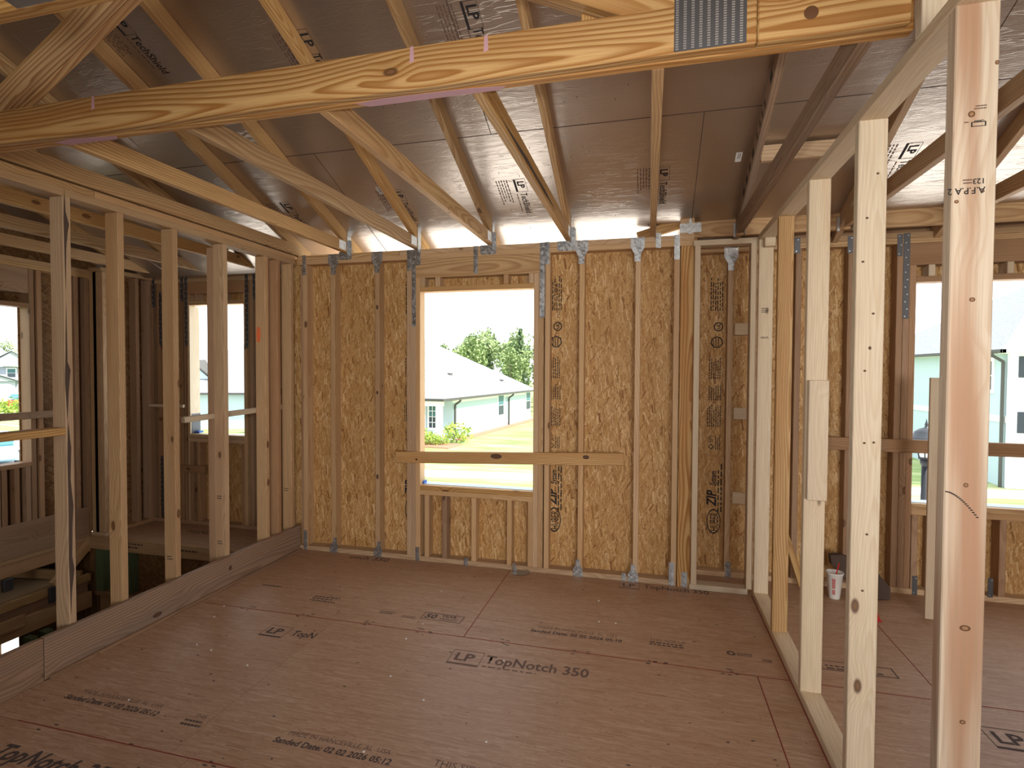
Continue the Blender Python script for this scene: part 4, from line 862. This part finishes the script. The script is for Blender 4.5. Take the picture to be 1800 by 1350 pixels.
for z in (1.75, -.4): hb('shutter', h, F, .60, .86, .19, .25, z - .42, z + .40, 'shutter_slate')
hwin(h, F, (.33, 1.6, 1.4), .5, 1.2, 'x', 'glass_dark'); spout(h, F, .35, .5, 2.3, GZ, (-1, 0)); hb('roof_vent', h, F, .9, 1.05, 7.2, 7.6, 2.9, 3.0, 'gutter_bronze')

# house beyond the stair landing window
F = frame((-36, 31.5, 0), (.95, .31, 0), (-.31, .95, 0))
h = root('aqua_cottage', (-33, 33, GZ), 'pale aqua house with a grey gable beyond the stair landing window', 'house')
hb('wall', h, F, 0, 12, .5, 9, GZ, -.35, 'aqua_siding'); hip(h, F, -.4, 12.4, 0, 10, -.24, 3.1, 3.5, 9)
hb('gutter', h, F, -.4, 12.4, -.1, .02, -.4, -.25, 'gutter_bronze'); hb('garage_wall', h, F, .6, 3.4, .3, .6, GZ, -.5, 'white_siding')
gable('gable_roof', h, F, .9, 4.6, 1.2, 5, .75, 2.25, 'gutter_bronze', 'aqua_siding'); hb('gable_trim', h, F, 1.1, 4.4, 1.45, 1.55, .55, .7, 'white_trim')
# grey house beyond the narrow stairwell window
F = frame((-96, 55.5, 0), (.545, .84, 0), (-.84, .545, 0))
h = root('grey_house', (-93, 59, -3.4), 'grey two storey house with a garage gable seen through the narrow window', 'house')
hb('wall', h, F, -6, 8, 0, 9, -3.4, 1.7, 'siding_grey'); hip(h, F, -6.4, 8.4, -.4, 9.4, 1.8, 4.6, -2, 4)
gable('gable_roof', h, F, 2.2, 8.6, -1.2, 4, 1.9, 4.2, 'shingle', 'siding_grey'); hb('garage_wall', h, F, .4, 5.8, -2.4, 0, -3.4, -.4, 'siding_grey'); gable('gable_roof', h, F, -.1, 6.3, -3, 0, -.3, 1.0, 'shingle', 'siding_grey')
hb('garage_door', h, F, 1.0, 5.3, -2.46, -2.4, -3.4, -.9, 'white_siding'); hb('gable_vent', h, F, 2.8, 3.5, -2.75, -2.7, 0, .55, 'white_trim')
hwin(h, F, (1.2, -.05, .75), .9, 1.3, 'y'); hwin(h, F, (5.4, -.05, .75), .9, 1.3, 'y')

# lamp post
LX, LY = 4.33, 10.0
lp = root('lamp_post', (LX, LY, GZ), 'black lamp post with grey domed lantern outside the right window', 'lamp post')
T0 = Matrix.Translation((LX, LY, 0))
lathe('pole', lp, ((.12, GZ), (.12, GZ + .25), (.07, GZ + .3), (.052, .05), (.052, .0), (.075, .06), (.075, .12), (.0, .14)), T0, 'iron_black', 16)
lathe('lantern_glass', lp, ((.085, .14), (.15, .44), (0, .44)), T0, 'lamp_glass', 6); lathe('cage', lp, ((.10, .12), (.10, .15), (.08, .15), (0, .15)), T0, 'iron_black', 12)
for k in range(6):
    a = k * math.pi / 3
    bd('cage_bar', lp, (LX + .092 * math.cos(a), LY + .092 * math.sin(a), .14), (LX + .158 * math.cos(a), LY + .158 * math.sin(a), .45), .014, .014, 'iron_black', (1, .2, .1))
lathe('dome', lp, ((.225, .44), (.225, .47), (.19, .475), (.16, .56), (.09, .61), (.03, .63), (.02, .66), (.025, .68), (.012, .72), (0, .78)), T0, 'dome_grey', 24)

# plants
def leafball(name, n, blobs, size, mat, seed):
    rg = random.Random(seed); vs, fs = [], []
    for _ in range(n):
        bxx, by, bz, br, bh = rg.choice(blobs)
        while True:
            p = Vector((rg.uniform(-1, 1), rg.uniform(-1, 1), rg.uniform(-1, 1)))
            if .3 < p.length < 1: break
        c = Vector((bxx + p.x * br, by + p.y * br, bz + p.z * bh))
        a = Vector((rg.gauss(0, 1), rg.gauss(0, 1), rg.gauss(0, 1))).normalized(); b = a.orthogonal().normalized()
        s = size * rg.uniform(.5, 1.2); k = len(vs)
        vs += [tuple(c - a * s), tuple(c + b * s * .6), tuple(c + a * s), tuple(c - b * s * .6)]; fs.append([k, k + 1, k + 2, k + 3])
    me = bpy.data.meshes.new(name); me.from_pydata(vs, [], fs); me.materials.append(MAT[mat]); return me
def trunk_mesh(hh, rad):
    vs, fs = [], []
    for j in range(5):
        rr_ = rad * (1 - j * .19)
        vs += [(rr_ * math.cos(i * 1.047) + .05 * math.sin(j * 2.1), rr_ * math.sin(i * 1.047), hh * j / 4) for i in range(6)]
    for j in range(4): fs += [[j * 6 + i, j * 6 + (i + 1) % 6, j * 6 + 6 + (i + 1) % 6, j * 6 + 6 + i] for i in range(6)]
    me = bpy.data.meshes.new('trunk'); me.from_pydata(vs, [], fs); me.materials.append(MAT['bark']); return me
kinds = []
for k in range(3):
    rg = random.Random(k + 3)
    blobs = [(rg.uniform(-1.3, 1.3), rg.uniform(-1.3, 1.3), rg.uniform(2.6, 8.2), rg.uniform(.9, 1.7), rg.uniform(.8, 1.6)) for _ in range(10)] + [(0, 0, 8.6, .9, 1.2)]
    kinds.append((leafball('crown', 1500, blobs, .26, 'leaf_bright', k), trunk_mesh(7.5, .16)))
blobs = [(0, 0, 2.5 + j * .85, 1.6 * (1 - j / 11), .5) for j in range(10)]
conifer = (leafball('crown', 900, blobs, .26, 'leaf_dark', 9), trunk_mesh(10.5, .17))
def tree(k, x, y, s, label, group=None, nm='broadleaf_tree'):
    cr_, tr_ = k
    a = random.uniform(0, 6.28)
    M = Matrix.Translation((x, y, GZ)) @ Matrix.Rotation(a, 4, 'Z')
    o = bpy.data.objects.new(nm, None); COL.objects.link(o); place(o, M); tag(o, label, 'tree', group)
    MM = M @ Matrix.Scale(s, 4)
    link('crown', cr_, MM, o); link('trunk', tr_, MM, o)
rg = random.Random(5); i = 0
for row in range(5):
    y = 58 + row * 7.5
    x = -.43 * y + row * 1.7; col_ = 0
    while x < -.17 * y:
        f = x / y
        sc = rg.uniform(.80, 1.0) * (y / 74) ** .7 * (.72 + .36 * max(0, min(1, (f + .43) / .08)))
        n_ = ('first', 'second', 'third', 'fourth', 'fifth', 'sixth', 'seventh', 'eighth')[col_]; col_ += 1
        tree(kinds[i % 3], x + rg.uniform(-.5, .5), y + rg.uniform(-1, 1), sc, n_ + ' leafy tree from the left in the ' + ('front', 'second', 'third', 'fourth', 'rearmost')[row] + ' woodland row behind the aqua house', 'trees behind the aqua house')
        x += 4.9; i += 1
tree(conifer, -.238 * 66, 66, .93, 'tall dark conifer standing above the woodland right of the aqua roof', nm='conifer_tree')
tree(conifer, -.302 * 72, 72, .80, 'slim dark conifer rising in the middle of the woodland', nm='conifer_tree')
tree(kinds[1], -1.565 * 66, 66, .95, 'lone tree above the grey house roof')
def shrub(x, y, s, seed, label, mat='leaf_shrub', n=420):
    me = leafball('foliage', n, [(0, 0, .55, .65, .55), (.35, .1, .45, .45, .4), (-.35, -.1, .45, .45, .4)], .085, mat, seed)
    o = root('shrub', (x, y, GZ), label, 'shrub'); M = Matrix.Translation((x, y, GZ)) @ Matrix.Scale(s, 4)
    link('foliage', me, M, o)
    for k in range(3): bd('stem', o, (x, y, GZ), (x + .25 * s * math.cos(k * 2.1), y + .25 * s * math.sin(k * 2.1), GZ + .5 * s), .03, .03, 'bark')
shrub(-11.55, 31.6, 1.25, 1, 'round yellow green bush at the corner of the aqua house'); shrub(-12.55, 29.9, .8, 2, 'low leafy plant left of the round bush'); shrub(-13.1, 30.1, .95, 3, 'taller leafy plant in front of the aqua porch'); shrub(-12.0, 30.2, .6, 4, 'smallest plant between the round bush and the porch')
shrub(-58.5, 37.5, 1.6, 6, 'garden bush in front of the grey house'); shrub(-36.2, 30.3, 1.0, 8, 'weedy plant below the stair landing window view')

def car(name, x, y, ang, col, label, cat='car'):
    M = Matrix.Translation((x, y, GZ + .03)) @ Matrix.Rotation(ang, 4, 'Z')
    o = bpy.data.objects.new(name, None); COL.objects.link(o); place(o, M); tag(o, label, cat)
    def loft(nm, secs, mat):
        vs, fs = [], []
        for xx, hw, z0, z1 in secs: vs += [(xx, -hw, z0), (xx, -hw, (z0 + z1) / 2), (xx, -hw * .9, z1), (xx, hw * .9, z1), (xx, hw, (z0 + z1) / 2), (xx, hw, z0)]
        for i in range(len(secs) - 1): fs += [[i * 6 + j, i * 6 + (j + 1) % 6, i * 6 + 6 + (j + 1) % 6, i * 6 + 6 + j] for j in range(6)]
        n_ = len(secs); fs += [list(range(6))[::-1], [(n_ - 1) * 6 + j for j in range(6)]]
        return mesh(nm, vs, fs, mat, o, M)
    loft('body', ((-2.2, .75, .35, .75), (-2.0, .85, .25, .92), (-.9, .88, .25, .95), (.9, .88, .25, .95), (1.9, .84, .25, .82), (2.2, .7, .35, .62)), col)
    loft('cabin_glass', ((-1.75, .68, .93, .98), (-1.0, .72, .93, 1.38), (.3, .72, .93, 1.42), (1.15, .7, .93, .97)), 'glass_teal'); loft('roof', ((-1.0, .62, 1.37, 1.41), (-.3, .64, 1.41, 1.46), (.3, .62, 1.40, 1.44)), col)
    for sx_ in (-1.35, 1.35):
        for sy_ in (-.82, .82): lathe('wheel', o, ((0, -.1), (.32, -.1), (.33, 0), (.32, .1), (0, .1)), M @ Matrix.Translation((sx_, sy_, .33)) @ Matrix.Rotation(math.pi / 2, 4, 'X'), 'tyre', 18)
    for sy_ in (-.95, .95): link('mirror', cbox_mesh(.12, .18, .12, .01, col), M @ Matrix.Translation((.75, sy_, 1.0)), o)
car('parked_car', -30.2, 18.6, R(150), 'car_blue', 'blue car parked close below the narrow stairwell window')
car('parked_car', -73.5, 48.6, R(120), 'car_white', 'white car parked far off before the grey house'); 
car('parked_car', -68.5, 46.2, R(60), 'car_red', 'red car parked far off near the grey house')
